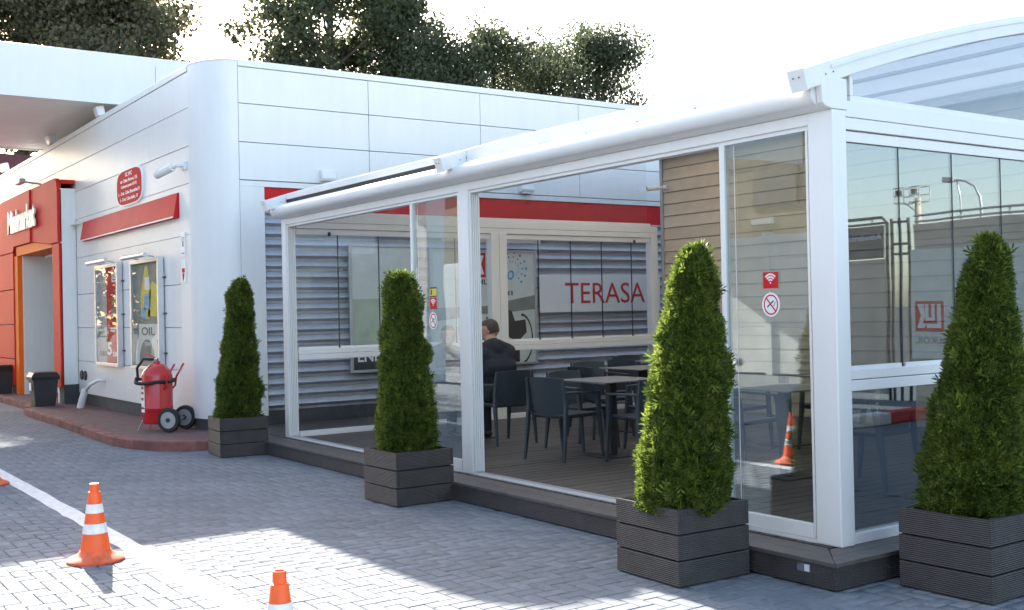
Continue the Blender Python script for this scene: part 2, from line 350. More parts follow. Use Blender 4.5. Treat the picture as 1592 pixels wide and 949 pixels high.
# ------------------------------------------------------------------ ground
def ground():
    g = MB().add([(-400, -400, -.03), (400, -400, -.03), (400, 400, -.03), (-400, 400, -.03)], [(0, 1, 2, 3)]).build('ground', 'asphalt', kind='structure')
    X0, X1, Y0, Y1 = -22., 1.6, -.6, 8.0
    pv = MB().add([(-40, -12, -.014), (14, -12, -.014), (14, 24, -.014), (-40, 24, -.014)], [(0, 1, 2, 3)]).build('pavement', 'paver_sand', kind='structure')
    fl = MB()
    for a, b, c, d in ((-40, X0, -12, 24), (X1, 14, -12, 24), (X0, X1, -12, Y0), (X0, X1, Y1, 24)):
        fl.add([(a, c, -.004), (b, c, -.004), (b, d, -.004), (a, d, -.004)], [(0, 1, 2, 3)])
    fp = fl.build('outer_paving', 'concrete_paver', pv); fp['kind'] = 'stuff'
    # 90-degree herringbone of 0.2 x 0.1 m pavers, each with its chamfered top
    u = .1; g_ = .0026; ch = .0045; P = []
    nx0, nx1, ny0, ny1 = round(X0/u), round(X1/u), round(Y0/u), round(Y1/u)
    for i in range(nx0, nx1):
        for j in range(ny0, ny1):
            c = (i-j) % 4; xx, yy = i*u, j*u
            if (xx < -4.4 and yy > 5.15) or (xx < -13.8 and yy > 4.35): continue
            if c == 0 and i+2 <= nx1: P.append((i*u, j*u, 2*u, u))
            elif c == 3 and j+2 <= ny1: P.append((i*u, j*u, u, 2*u))
    P = np.array(P); rs = np.random.RandomState(3); cx = P[:, 0]+P[:, 2]/2; cy = P[:, 1]+P[:, 3]/2
    # nearest in view
    yaw = R(55.3); dep = -math.sin(yaw)*cx+math.cos(yaw)*cy; lat = math.cos(yaw)*cx+math.sin(yaw)*cy
    px = 796+1726.5*lat/np.maximum(dep, .1); py = 484+1726.5*1.62/np.maximum(dep, .1)
    inv = (dep > .5) & (px > 0) & (px < 1592) & (py < 949+20)
    solid = (cx > -5.34) & (cx < -4.7) & (cy > 4.4) & (cy < 5.02)
    order = np.argsort(np.where(inv & ~solid & (cy < 5), dep, 1e9)); near = set(order[:290].tolist())
    meshes = {}
    def pmesh(w, h):
        if (w, h) not in meshes:
            a, b = w/2-g_, h/2-g_; mb = MB()
            mb.add([(-a, -b, -.013), (a, -b, -.013), (a, b, -.013), (-a, b, -.013), (-a, -b, -ch), (a, -b, -ch), (a, b, -ch), (-a, b, -ch),
                    (-a+ch, -b+ch, 0), (a-ch, -b+ch, 0), (a-ch, b-ch, 0), (-a+ch, b-ch, 0)],
                   [(8, 9, 10, 11)]+[(4+k, 4+(k+1) % 4, 8+(k+1) % 4, 8+k) for k in range(4)]+[(k, (k+1) % 4, 4+(k+1) % 4, 4+k) for k in range(4)])
            me = bpy.data.meshes.new('paver'); me.from_pydata(mb.v, [], mb.f); me.materials.append(MATS['concrete_paver']); meshes[(w, h)] = me
        return meshes[(w, h)]
    V = []; F = []
    for k in range(len(P)):
        x, y, w, h = P[k]; w = round(w, 3); h = round(h, 3); dz = rs.uniform(-.0018, .0012); tx, ty = rs.uniform(-.006, .006, 2)
        me = pmesh(w, h)
        if k in near:
            o = bpy.data.objects.new('paver', me); col.objects.link(o); o.parent = pv; o.location = (cx[k], cy[k], dz); o.rotation_euler = (tx, ty, 0)
        else:
            n = len(V)
            for vt in list(me.vertices)[4:]:
                V.append((vt.co.x+cx[k], vt.co.y+cy[k], vt.co.z+dz+vt.co.y*tx-vt.co.x*ty))
            F += [(n+4, n+5, n+6, n+7)]+[(n+a, n+(a+1) % 4, n+4+(a+1) % 4, n+4+a) for a in range(4)]
    numesh('paver_field', np.array(V), np.array(F), 'concrete_paver', pv, 'stuff')
    # painted line, worn edge, laid over the pavers
    mb = MB(); n = 160; L = []; Rr = []
    for k in range(n+1):
        x = -40+44*k/n; L.append((x, 2.175+.004*math.sin(x*9.1)+rs.uniform(-.008, .008), .0028)); Rr.append((x, 2.325+.004*math.sin(x*7.3)+rs.uniform(-.008, .008), .0028))
    mb.add(L+Rr, [(k, k+1, n+2+k, n+1+k) for k in range(n)]); ln = mb.build('road_marking', 'road_paint', kind='structure')
    # red raised sidewalk with kerb stones
    edge = [(-31, 4.3), (-22.4, 4.28), (-21.6, 4.2), (-20.9, 4.02), (-20.2, 3.97), (-18, 3.96), (-15.5, 3.9), (-14.75, 3.9), (-14.3, 3.95), (-13.9, 4.08), (-13.62, 4.25), (-13.42, 4.48), (-13.3, 4.75), (-13.25, 5.05)]
    pts = [Vector((*e, 0)) for e in edge]; step = .48; run = []; acc = 0
    dense = []
    for a, b in zip(pts[:-1], pts[1:]):
        m = max(1, int((b-a).length/.02))
        dense += [a.lerp(b, t/m) for t in range(m)]
    dense.append(pts[-1])
    stones = []; cur = [dense[0]]; acc = 0
    for a, b in zip(dense[:-1], dense[1:]):
        acc += (b-a).length; cur.append(b)
        if acc >= step: stones.append(cur); cur = [b]; acc = 0
    poly = [(p.x, p.y+.115) if p.x < -14.6 else (p.x-.1, p.y+.06) for p in pts]
    top = poly+[(-13.35, 5.9), (-31, 5.9)]
    sw = MB().prism(top, 'z', 0, .12).build('sidewalk', 'red_paving', kind='structure')
    for s in stones:
        s = s[::6]+[s[-1]]; q = []
        for i, p in enumerate(s):
            d = (s[min(i+1, len(s)-1)]-s[max(i-1, 0)]).normalized(); nn = Vector((-d.y, d.x, 0))
            q.append((p+d*(.003 if i == 0 else -.003 if i == len(s)-1 else 0), nn))
        m = len(q); h = .124+rnd.uniform(-.003, .003); vs = []
        for p, nn in q:
            vs += [(p.x, p.y, 0), (p.x, p.y, h-.015), (p.x+nn.x*.015, p.y+nn.y*.015, h), (p.x+nn.x*.11, p.y+nn.y*.11, h), (p.x+nn.x*.11, p.y+nn.y*.11, 0)]
        fs = [(5*i+k, 5*i+5+k, 5*i+6+k, 5*i+1+k) for i in range(m-1) for k in range(4)]+[(0, 1, 2, 3, 4), (5*m-1, 5*m-2, 5*m-3, 5*m-4, 5*m-5)]
        MB().add(vs, fs).build('kerb_stone', 'red_kerb', sw)
ground()

# ------------------------------------------------------------------ white station building
YW = 5.024; XW = -14.27
def station():
    B = thing('station_building', 'white panel clad station shop with rounded corner and red trim', 'building', (-14.3, 5.1, 0))
    # dark core behind the cladding
    core = MB()
    # door recess is left open: split the core round it
    core.prism([(-21.3, YW+.06), (-14.93, YW+.06), (-14.6, YW+.14), (-14.4, YW+.3), (XW-.085, YW+.5), (XW-.085, 24), (-21.3, 24)], 'z', 0, 4.97)
    core.prism([(-40, YW+.06), (-25.0, YW+.06), (-25.0, 24), (-40, 24)], 'z', 0, 4.96)
    core.prism([(-25.0, 6.2), (-21.3, 6.2), (-21.3, 23.9), (-25.0, 23.9)], 'z', 0, 4.955)
    core.prism([(-25.0, YW+.06), (-21.3, YW+.06), (-21.3, 6.2), (-25.0, 6.2)], 'z', 3.12, 4.95)
    w = core.build('wall', 'joint', B)
    g = .0045
    # A face (towards the forecourt)
    rows = [(4.993, 4.50), (4.50, 3.98), (3.98, 3.47)]
    xs = [-14.93, -16.67, -18.56, -20.45, -22.34, -24.25, -26.2, -28.1, -30, -33, -36, -40]
    for z1, z0 in rows:
        for a, b in zip(xs[:-1], xs[1:]):
            box('wall_panel', b+.001, a-.001, YW, YW+.05, z0+g, z1-g, 'white_clad', B, bevel=.004)
    for (a, b, z0, z1) in ((-14.93, -15.36, 2.77, 3.47), (-14.93, -15.36, .32, 2.77), (-15.36, -21.18, 3.385, 3.47), (-20.62, -21.18, 2.77, 3.385), (-15.36, -20.62, 2.77, 3.035)):
        box('wall_panel', b+.001, a-.001, YW, YW+.05, z0+g*.5, z1-g*.5, 'white_clad', B, bevel=.003)
    for z0, z1 in ((2.10, 2.77), (1.50, 2.10), (.90, 1.50), (.32, .90)):
        for a, b in ((-15.36, -17.77), (-17.77, -19.75), (-19.75, -21.18)):
            box('wall_panel', b+.001, a-.001, YW, YW+.05, z0+g, z1-g, 'white_clad', B, bevel=.003)
    # red awning band
    MB().prism([(YW+.05, 3.385), (YW+.05, 3.035), (YW-.075, 3.035), (YW-.075, 3.075), (YW-.02, 3.38)], 'x', -20.6, -15.38).build('red_band', 'red_band', B, bevel=.006)
    box('band_trim', -20.75, -15.40, YW-.09, YW-.077, 3.032, 3.052, 'white_clad', B)
    MB().box(-21.2, -20.6, YW-.10, YW, 3.36, 3.385).build('band_ledge', 'white_clad', B)
    # coping A, B and the rounded corner
    arc = []
    for k in range(17):
        t = math.pi/2*k/16; arc.append((-14.93+.66*math.sin(t), YW+.46-.46*math.cos(t)))
    arc_in = [(x-.05 if i > 8 else x, y+.05) for i, (x, y) in enumerate(arc)]
    def band(z0, z1, d=0.):
        mb = MB(); n = len(arc); vs = []
        for i, (x, y) in enumerate(arc):
            t = math.pi/2*i/16; nx, ny = math.sin(t), -math.cos(t)
            vs += [(x+nx*d, y+ny*d, z0), (x+nx*d, y+ny*d, z1), (x-nx*(.05-d*0), y-ny*.05, z1), (x-nx*.05, y-ny*.05, z0)]
        fs = [(4*i+k, 4*i+4+k, 4*i+4+(k+1) % 4, 4*i+(k+1) % 4) for i in range(n-1) for k in range(4)]+[(0, 1, 2, 3), (4*n-1, 4*n-2, 4*n-3, 4*n-4)]
        return mb.add(vs, fs)
    c = band(.27, 5.065).build('corner_panel', 'white_clad', B, smooth='auto')
    band(5.066, 5.085, .006).build('corner_coping', 'white_clad', B, smooth='auto')
    box('coping', -40, -14.935, YW-.012, YW+.3, 4.997, 5.085, 'white_clad', B, bevel=.006)
    box('coping', XW-.3, XW+.012, 5.487, 24, 4.997, 5.085, 'white_clad', B, bevel=.006)
    # plinths
    box('plinth', -21.2, -14.95, YW+.02, YW+.058, .12, .318, 'plinth', B)
    band(.12, .268, -.02).build('plinth', 'plinth', B, smooth='auto')
    box('plinth', XW-.06, XW-.02, 5.487, 12, .12, .345, 'plinth', B)
    # B face
    ys = [5.487, 7.44, 9.36, 11.28, 13.2, 15.1, 17.1, 20, 23.9]
    for z1, z0 in rows:
        for a, b in zip(ys[:-1], ys[1:]):
            box('wall_panel', XW-.05, XW, a+g, b-g, z0+g, z1-g, 'white_clad', B, bevel=.004)
    box('wall_panel', XW-.05, XW, 5.49, 23.9, 3.388, 3.463, 'white_clad', B, bevel=.003)
    box('wall_panel', XW-.05, XW, 5.49, 5.835, .285, 3.387, 'white_clad', B, bevel=.003)
    MB().prism([(XW-.05, 3.385), (XW-.05, 3.06), (XW-.012, 3.06), (XW-.03, 3.385)], 'y', 5.84, 23.9).build('red_band', 'red_band', B)
    box('band_trim', XW-.05, XW-.008, 5.84, 23.9, 3.035, 3.058, 'grey_metal', B)
    # corrugated steel sheet, horizontal ribs
    prof = []; z = .35; per = .146
    while z < 3.0:
        prof += [(XW-.082, z+.0), (XW-.082, z+.030), (XW-.010, z+.060), (XW-.003, z+.069), (XW-.010, z+.080), (XW-.055, z+.134)]; z += per
    mb = MB(); n = len(prof); vs = [(x, 5.842, zz) for x, zz in prof]+[(x, 23.9, zz) for x, zz in prof]
    mb.add(vs, [(i, n+i, n+i+1, i+1) for i in range(n-1)]).build('corrugated_sheet', 'steel_sheet', B)
    # minimarket portal: white return, red frame, orange reveal, recessed doors
    Yp = 4.72
    box('portal_return', -21.28, -21.2, Yp+.03, YW, .47, 4.04, 'white_clad', B, bevel=.004)
    box('portal_plinth', -21.28, -21.21, Yp+.05, YW+.05, .12, .468, 'plinth', B)
    r = .22
    hd = MB().prism([(-21.75, .42), (-21.2, .42), (-21.2, 3.05), (-21.75, 3.05)], 'y', Yp, Yp+.06)
    hd.build('portal_panel', 'red_clad', B, bevel=.008)
    p = [(-21.2, 3.06), (-21.2, 4.02)]+[(-21.2-r+r*math.cos(R(a)), 4.02+r*math.sin(R(a))) for a in range(15, 91, 15)]+[(-23.4, 4.24), (-23.4, 3.2), (-21.9, 3.06)]
    MB().prism(p, 'y', Yp-.02, Yp+.06).build('portal_panel', 'red_clad', B, bevel=.008)
    MB().prism([(-23.41, 3.2), (-23.41, 4.24), (-26.3, 4.24), (-25.1, 3.2)], 'y', Yp-.05, Yp+.06).build('portal_panel', 'red_clad', B, bevel=.008)
    MB().prism([(-25.12, 3.2), (-26.32, 4.24), (-31, 4.24), (-31, 3.1), (-25.2, 3.1)], 'y', Yp-.03, Yp+.06).build('portal_panel', 'red_clad', B, bevel=.008)
    for z0, z1 in ((2.32, 3.09), (1.58, 2.31), (.86, 1.57), (.3, .85)):
        for a, b in ((-25.2, -27.4), (-27.41, -31)):
            box('portal_panel', b, a, Yp-.03, Yp+.06, z0, z1-.006, 'red_clad', B, bevel=.006)
    box('portal_plinth', -31, -25.2, Yp, Yp+.05, .12, .298, 'plinth', B)
    box('portal_top', -31, -21.22, Yp+.062, YW-.002, 4.13, 4.2, 'red_clad', B)
    # orange reveal
    box('orange_reveal', -25.0, -21.76, Yp-.0, Yp+.5, 3.0, 3.055, 'orange_clad', B)
    MB().prism([(-25.0, 3.056), (-21.9, 3.056), (-23.4, 3.19), (-25.05, 3.19)], 'y', Yp+.0, Yp+.055).build('orange_reveal', 'orange_clad', B)
    box('orange_reveal', -25.18, -24.86, Yp-.01, Yp+.08, .12, 3.0, 'orange_clad', B)
    box('door_jamb', -24.95, -24.75, Yp+.082, 5.95, .12, 2.995, 'white_clad', B)
    box('door_jamb', -21.75, -21.62, Yp+.062, 5.95, .12, 2.995, 'white_clad', B)
    box('recess_ceiling', -24.75, -21.75, Yp+.51, 6.1, 2.96, 3.05, 'white_clad', B)
    dr = box('entrance_door', -24.74, -21.76, 6.0, 6.04, .12, 2.95, 'alu_frame', B)
    for a, b, z0, z1 in ((-24.68, -24.0, 2.3, 2.9), (-23.9, -23.2, 2.3, 2.9), (-23.1, -22.4, 2.3, 2.9), (-22.3, -21.82, 2.3, 2.9), (-24.68, -23.6, .25, 2.22), (-22.5, -21.82, .25, 2.22)):
        box('door_pane', a, b, 5.985, 5.998, z0, z1, 'clear_glass', dr)
    box('sliding_leaf', -23.5, -22.6, 5.9, 5.95, .14, 2.25, 'grey_door', B)
    text('shop_lettering', 'Minimarket', -25.45, -22.8, 3.47, 3.96, '-y', Yp-.052, 'white_print', B, depth=.03, bold=.045)
    # roof
    box('roof', -39.9, XW-.31, YW+.31, 23.9, 4.9, 4.985, 'grey_metal', B)
    return B
station()

def canopy():
    X1, X0, Y0, Y1, z0, z1 = -19.5, -25.6, -12, 9.0, 5.33, 6.2
    C = thing('forecourt_canopy', 'big flat white canopy over the forecourt with sunlit underside', 'canopy', (-22.5, -2, 0))
    y = Y0
    while y < Y1-.01:
        for xa, xb in ((X1-.06, X1), (X0, X0+.06)):
            box('fascia_panel', xa, xb, y+.004, min(y+3, Y1)-.004, z0, z1, 'white_clad', C, bevel=.004)
        y += 3
    box('fascia_panel', X0+.065, X1-.065, Y1-.06, Y1, z0, z1, 'white_clad', C); box('fascia_panel', X0+.065, X1-.065, Y0, Y0+.06, z0, z1, 'white_clad', C)
    box('slab', X0+.065, X1-.065, Y0+.065, Y1-.065, z0+.08, z1-.1, 'white_paint', C)
    x = X0+.07
    while x < X1-.1:
        box('soffit_board', x, min(x+.292, X1-.066), Y0+.07, Y1-.07, z0+.03, z0+.075, 'soffit', C); x += .3
    for yy in (-9, -2.5):
        box('column', -22.8, -22.3, yy-.25, yy+.25, 0, z0+.03, 'white_clad', C, bevel=.03)
canopy()

# ------------------------------------------------------------------ tan clad annex behind the terrace
ZD = .165; YB = 11.4
def annex():
    A = thing('clad_annex', 'beige board clad annex wall behind the terrace', 'building', (-8, 12, 0))
    box('wall', -12.40, -3.5, YB+.03, 15.5, 0, 4.15, 'joint', A)
    z = ZD+.0
    while z < 4.2:
        dz = rnd.uniform(-.002, .002)
        MB().prism([(YB+.028, z), (YB+dz, z+.004), (YB+.012+dz, z+.170), (YB+.028, z+.172)], 'x', -12.41, -3.5).build('siding_board', 'tan_siding', A)
        MB().prism([(-3.498, z), (-3.474, z+.004), (-3.486, z+.170), (-3.498, z+.172)], 'y', YB+.02, 15.5).build('siding_board', 'tan_siding', A)
        z += .1775
    box('corner_trim', -12.47, -12.412, YB-.015, YB+.06, ZD, 4.2, 'grey_metal', A, bevel=.004)
    box('corner_trim', -3.50, -3.45, YB-.01, YB+.03, 0, 4.2, 'grey_metal', A)
    box('wall', -12.45, -12.405, YB+.06, 15.5, 0, 4.2, 'grey_metal', A)
    box('roof', -12.5, -3.4, YB-.0, 15.6, 4.21, 4.3, 'grey_metal', A)
annex()

# ------------------------------------------------------------------ terrace deck
def deck():
    D = thing('terrace_deck', 'low brown composite terrace deck with grooved fascia', 'deck', (-8.4, 8, 0))
    x0, x1, y0 = -14.27+.02, -4.13, 5.035
    # boards run front to back
    x = -14.2
    while x < -4.42:
        b = min(x+.14, -4.40)
        box('deck_board', x+.003, b-.003, 5.36, 11.38, ZD-.022, ZD+rnd.uniform(-.001, .001), 'deck_floor', D, bevel=.002, seg=1); x += .146
    # border boards, mitred at the corner
    MB().prism([(-14.2, y0-.012), (x1+.012, y0-.012), (x1-.135, y0+.135), (-14.2, y0+.135)], 'z', ZD-.024, ZD+.001).build('border_board', 'deck_top', D, bevel=.003)
    MB().prism([(-14.2, y0+.139), (x1-.139, y0+.139), (x1-.29, y0+.29), (-14.2, y0+.29)], 'z', ZD-.024, ZD+.0).build('border_board', 'deck_top', D, bevel=.003)
    MB().prism([(x1+.012, y0-.008), (x1+.012, 11.38), (x1-.131, 11.38), (x1-.131, y0+.135)], 'z', ZD-.024, ZD+.001).build('border_board', 'deck_top', D, bevel=.003)
    MB().prism([(x1-.135, y0+.143), (x1-.135, 11.38), (x1-.262, 11.38), (x1-.262, y0+.27)], 'z', ZD-.024, ZD+.0).build('border_board', 'deck_top', D, bevel=.003)
    xs = [-14.2, -10.9, -7.7, x1-.02]
    for a, b in zip(xs[:-1], xs[1:]):
        box('fascia_board', a+.002, b-.002, y0, y0+.022, .008, ZD-.026, 'composite', D, bevel=.002)
    box('fascia_board', x1-.022, x1, y0+.003, 8.2, .008, ZD-.026, 'composite', D, bevel=.002); box('fascia_board', x1-.022, x1, 8.204, 11.38, .008, ZD-.026, 'composite', D, bevel=.002)
    box('joist', -14.1, x1-.05, y0+.06, 11.3, 0, ZD-.03, 'black_plastic', D)
    s = box('step_light', -4.405, -4.305, y0-.006, y0-.001, .082, .132, 'chrome', D, bevel=.002)
    box('lens', -4.345, -4.312, y0-.009, y0-.0065, .088, .126, 'lamp_lens', s)
deck()

# ------------------------------------------------------------------ glazed terrace pavilion
YF = 5.38; XL, XM, XR = -12.65, -8.61, -4.36
def zarch(y): d = y-5.16; return 3.02+.33*d-.0268*d*d
def pavilion():
    P = thing('glazed_terrace_pavilion', 'white aluminium terrace pavilion with glass walls and arched roof', 'pavilion', (-8.5, 8.3, 0))
    al = 'white_alu'
    # posts
    box('post', XL, XL+.12, YF, YF+.13, ZD, 2.80, al, P, bevel=.006)
    box('post', XM, XM+.165, YF, YF+.13, ZD, 2.80, al, P, bevel=.006)
    box('post', XR-.19, XR, YF, YF+.13, ZD, 2.80, al, P, bevel=.008)
    for x in (XL, XR-.13): box('post', x, x+.13, YB-.16, YB-.03, ZD, 2.86, al, P, bevel=.006)
    for y in (8.34,): 
        box('post', XL+.02, XL+.14, y, y+.13, ZD, 2.70, al, P, bevel=.006); box('post', XL+.02, XL+.14, y+.135, y+.26, ZD, 2.70, al, P, bevel=.006)
        box('post', XR-.14, XR-.02, y, y+.26, ZD, 2.70, al, P, bevel=.006)
    # front beam and rounded gutter
    box('front_beam', XL+.001, XR-.001, YF+.002, YF+.12, 2.726, 2.797, al, P, bevel=.004)
    prof = [(YF+.12, 2.80), (YF-.005, 2.80), (YF-.05, 2.815)]+[(YF-.06-.075*math.sin(R(a)), 2.89-.075*math.cos(R(a))) for a in range(20, 121, 12)]+[(YF-.09, 2.955), (YF-.03, 2.975), (YF+.12, 2.98)]
    for a, b in ((XL-.01, XM+.08), (XM+.082, XR-.045)):
        MB().prism(prof, 'x', a, b).build('gutter', al, P, smooth='auto')
    MB().prism([(YF+.14, 2.80), (YF-.01, 2.80), (YF-.06, 2.81), (YF-.085, 2.83), (YF-.10, 2.99), (YF+.14, 2.99)], 'x', XR-.044, XR+.004).build('gutter_cap', al, P, bevel=.006)
    # arched rafters
    ys = [5.13+.245*k for k in range(26)]
    for x0 in (XL+.02, XM+.035, XR-.10):
        x1 = x0+.10; vs = []
        for y in ys:
            sl = .33-.0536*(y-5.16); n = Vector((-sl, 1)).normalized()
            zt = zarch(y); vs += [(x0, y, zt), (x1, y, zt), (x1, y-n.x*-.12*1*0+.04, zt-.118), (x0, y+.04, zt-.118)]
        m = len(ys); fs = [(4*i+k, 4*i+4+k, 4*i+4+(k+1) % 4, 4*i+(k+1) % 4) for i in range(m-1) for k in range(4)]+[(0, 1, 2, 3), (4*m-1, 4*m-2, 4*m-3, 4*m-4)]
        r = MB().add(vs, [tuple(reversed(f)) for f in fs]).build('rafter', al, P, smooth='auto', bevel=.006)
        # drip channel along the side, end cap and its screws
        vs = []
        for y in ys[1:]:
            zt = zarch(y); vs += [(x0-.012, y, zt-.028), (x1+.012, y, zt-.028), (x1+.012, y, zt-.048), (x0-.012, y, zt-.048)]
        m = len(ys)-1; fs = [(4*i+k, 4*i+4+k, 4*i+4+(k+1) % 4, 4*i+(k+1) % 4) for i in range(m-1) for k in range(4)]+[(0, 1, 2, 3), (4*m-1, 4*m-2, 4*m-3, 4*m-4)]
        MB().add(vs, [tuple(reversed(f)) for f in fs]).build('rafter_flange', al, r)
        MB().add([(x0-.012, 5.115, 3.012), (x1+.012, 5.115, 3.012), (x1+.012, 5.155, 2.885), (x0-.012, 5.155, 2.885), (x0-.012, 5.129, 3.021), (x1+.012, 5.129, 3.021), (x1+.012, 5.168, 2.897), (x0-.012, 5.168, 2.897)],
                 [(0, 3, 2, 1), (4, 5, 6, 7), (0, 1, 5, 4), (1, 2, 6, 5), (2, 3, 7, 6), (3, 0, 4, 7)]).build('end_cap', al, r)
        for dx, dz in ((.03, .03), (.075, .03)): MB().lathe([(.005, -.003), (.005, .001)], (x0+dx, 5.122, 2.972-dz*.3), 8, 'y').build('screw', 'black_plastic', r)
        for y, dz in ((5.33, .055), (5.40, .055)): MB().lathe([(.005, 0), (.005, .003)], (x1+.0, y, zarch(y)-dz-.02), 8, 'x').build('screw', 'black_plastic', r)
    # roof membrane between the rafters, sagging folds
    for a, b in ((XL+.125, XM+.03), (XM+.14, XR-.105)):
        n = 60; vs = []
        for i in range(n+1):
            y = 5.47+(11.34-5.47)*i/n; z = zarch(y)-.05-.004*abs(math.sin((y-5.42)*math.pi/.62))
            vs += [(a, y, z), (b, y, z), (a, y, z+.004), (b, y, z+.004)]
        fs = [q for i in range(n) for q in ((4*i, 4*i+4, 4*i+5, 4*i+1), (4*i+2, 4*i+3, 4*i+7, 4*i+6), (4*i, 4*i+2, 4*i+6, 4*i+4), (4*i+1, 4*i+5, 4*i+7, 4*i+3))]
        MB().add(vs, fs).build('roof_fabric', 'fabric_roof', P, smooth='auto')
        for k in range(1, 5):
            y = 5.42+1.24*k
            if y < 11.3: MB().bar((a-.01, y, zarch(y)-.066), (b+.01, y, zarch(y)-.066), .03, .04).build('roof_batten', al, P)
    # front bar of the sliding roof, standing on the gutter
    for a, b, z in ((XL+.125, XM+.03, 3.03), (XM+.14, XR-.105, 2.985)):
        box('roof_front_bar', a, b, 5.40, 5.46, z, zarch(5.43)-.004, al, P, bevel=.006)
        if z > 3: box('gap_shade_strip', a, b, 5.40, 5.46, 2.982, z-.001, 'black_rubber', P)  # black strip stands in for the shade inside the roof gap
    # back wall beam
    box('wall_beam', XL-.12, XR+.0, YB-.14, YB-.018, 3.86, 3.93, al, P, bevel=.006)
    # screws on the gutter lid
    for x in (-7.9, -7.3, -6.7, -6.1, -5.5):
        MB().lathe([(.012, 2.975), (.012, 2.985), (.006, 2.99)], (x, YF-.02, 0), 10).build('gutter_bolt', 'grey_metal', P)
    gl = 'clear_glass'; first_end = True
    # end walls
    for xg, s, side in ((XR-.06, 1, 'near'), (XL+.09, 1, 'far')):
        xo, xi = xg-.055, xg+.055; gl = 'end_glass' if side == 'near' else 'clear_glass'
        if side == 'near': xo, xi = XR-.115, XR-.012
        box('end_beam', xo, xi, YF+.135, YB-.165, 2.765, 2.862, al, P, bevel=.004)
        box('end_beam', xo+.006, xi-.006, YF+.135, YB-.165, 2.69, 2.763, al, P, bevel=.003)
        box('track_rail', xg-.025, xg+.025, YF+.135, YB-.165, 2.618, 2.683, al, P, bevel=.003)
        box('sill_rail', xg-.04, xg+.04, YF+.135, YB-.165, 1.165, 1.222, al, P, bevel=.004)
        box('sill_rail', xo+.002, xi-.002, YF+.135, YB-.165, 1.095, 1.160, al, P, bevel=.004)
        box('base_rail', xg-.04, xg+.04, YF+.135, YB-.165, ZD, ZD+.062, al, P, bevel=.003)
        seams = [5.515, 6.08, 6.65, 7.22, 7.79, 8.335, 8.605, 9.16, 9.73, 10.30, 10.87, 11.235]
        for a, b in zip(seams[:-1], seams[1:]):
            if a == 8.335: continue
            p = box('glass_pane', xg-.005, xg+.005, a+.006, b-.006, 1.223, 2.617, gl, P)
            if a > 5.6 and a != 8.605: box('pane_seal', xg-.006, xg+.006, a-.0055, a+.0055, 1.224, 2.616, 'black_rubber', P)
            box('pane_foot', xg-.014, xg+.014, a+.02, b-.02, 1.2215, 1.246, al, P, bevel=.002)
        for a, b in ((5.515, 8.335), (8.605, 11.235)):
            box('lower_pane', xg-.005, xg+.005, a, b, ZD+.063, 1.094, gl, P)
        # glazed gable under the arch
        n = 24; vs = []
        yy = [5.62+(11.2-5.62)*k/n for k in range(n+1)]
        for y in yy: vs += [(xg-.004, y, 2.905), (xg+.004, y, 2.905), (xg+.004, y, zarch(y)-.121), (xg-.004, y, zarch(y)-.121)]
        fs = [(4*i+k, 4*i+4+k, 4*i+4+(k+1) % 4, 4*i+(k+1) % 4) for i in range(n) for k in range(4)]+[(0, 1, 2, 3), (4*n+3, 4*n+2, 4*n+1, 4*n)]
        MB().add(vs, [tuple(reversed(f)) for f in fs]).build('gable_pane', 'gable_glass' if side == 'near' else 'clear_glass', P)
        box('gable_rail', xg-.03, xg+.03, 5.59, YB-.165, 2.864, 2.904, al, P, bevel=.003)
        box('gable_stile', xg-.03, xg+.03, 5.588, 5.618, 2.905, zarch(5.6)-.12, al, P, bevel=.003)
        if side == 'far':
            for y in (5.95, 10.9): MB().lathe([(.012, 2.60), (.018, 2.61), (.018, 2.645), (.01, 2.65)], (xg+.045, y, 0), 10).build('track_stop', 'black_plastic', P)
    # front: bottom track, jamb strips, the one closed leaf of each bay
    for a, b in ((XL+.12, XM), (XM+.165, XR-.19)):
        box('floor_track', a, b, YF+.012, YF+.115, ZD+.001, ZD+.014, 'alu_frame', P, bevel=.002)
        box('track_lip', a, b, YF+.004, YF+.0115, ZD+.001, ZD+.022, al, P)
        for k in range(5):
            box('jamb_strip', a+.002, a+.024, YF+.016+.021*k, YF+.031+.021*k, ZD+.024, 2.724, al, P, bevel=.002)
        for k in range(3):
            box('top_track', a, b, YF+.02+.034*k, YF+.036+.034*k, 2.70, 2.7255, al, P)
    for k, (a, b) in enumerate(((-9.50, XM-.035), (-5.30, XR-.225))):
        yg = YF+.03
        d = box('glass_door', a+.035, b, yg-.005, yg+.005, ZD+.115, 2.70, 'green_glass', P)
        box('door_stile', a-.012, a+.034, yg-.022, yg+.022, ZD+.024, 2.70, al, d, bevel=.004)
        box('door_stile', b, b+.020, yg-.014, yg+.014, ZD+.024, 2.70, al, d, bevel=.004)
        box('door_seal', b+.0205, b+.033, yg-.010, yg+.010, ZD+.024, 2.70, 'black_rubber', d)
        box('bottom_rail', a+.036, b-.001, yg-.018, yg+.018, ZD+.024, ZD+.114, al, d, bevel=.004)
        MB().lathe([(.022, -.04), (.028, -.034), (.028, -.022), (.012, -.018), (.012, 0)], (a+.085, yg-.006, 1.256), 20, 'y').build('door_knob', 'chrome', d, smooth='auto')
        MB().lathe([(.020, -.03), (.026, -.026), (.026, -.012), (.016, 0)], (a+.075, yg-.019, .235), 20, 'y').build('door_lock', 'chrome', d, smooth='auto')
        MB().bar((a+.11, yg-.0055, ZD+.12), (a+.11, yg-.0055, 2.69), .004, .003).build('edge_reflection', al, d)  # thin white bar stands in for the reflection of the glass edge
        if k == 1: u, v, w = -4.895, 1.788, .125; nu, nv, na, nb = -4.895, 1.632, .075, .078
        else: u, v, w = -9.12, 1.717, .125; nu, nv, na, nb = -9.125, 1.552, .075, .082
        ps = yg-.0055
        wf = wifi('-y', ps, u, v, w, .105 if k else .11, d); wifi_marks('-y', ps-.0016, u, v+.012, w*.82, d)
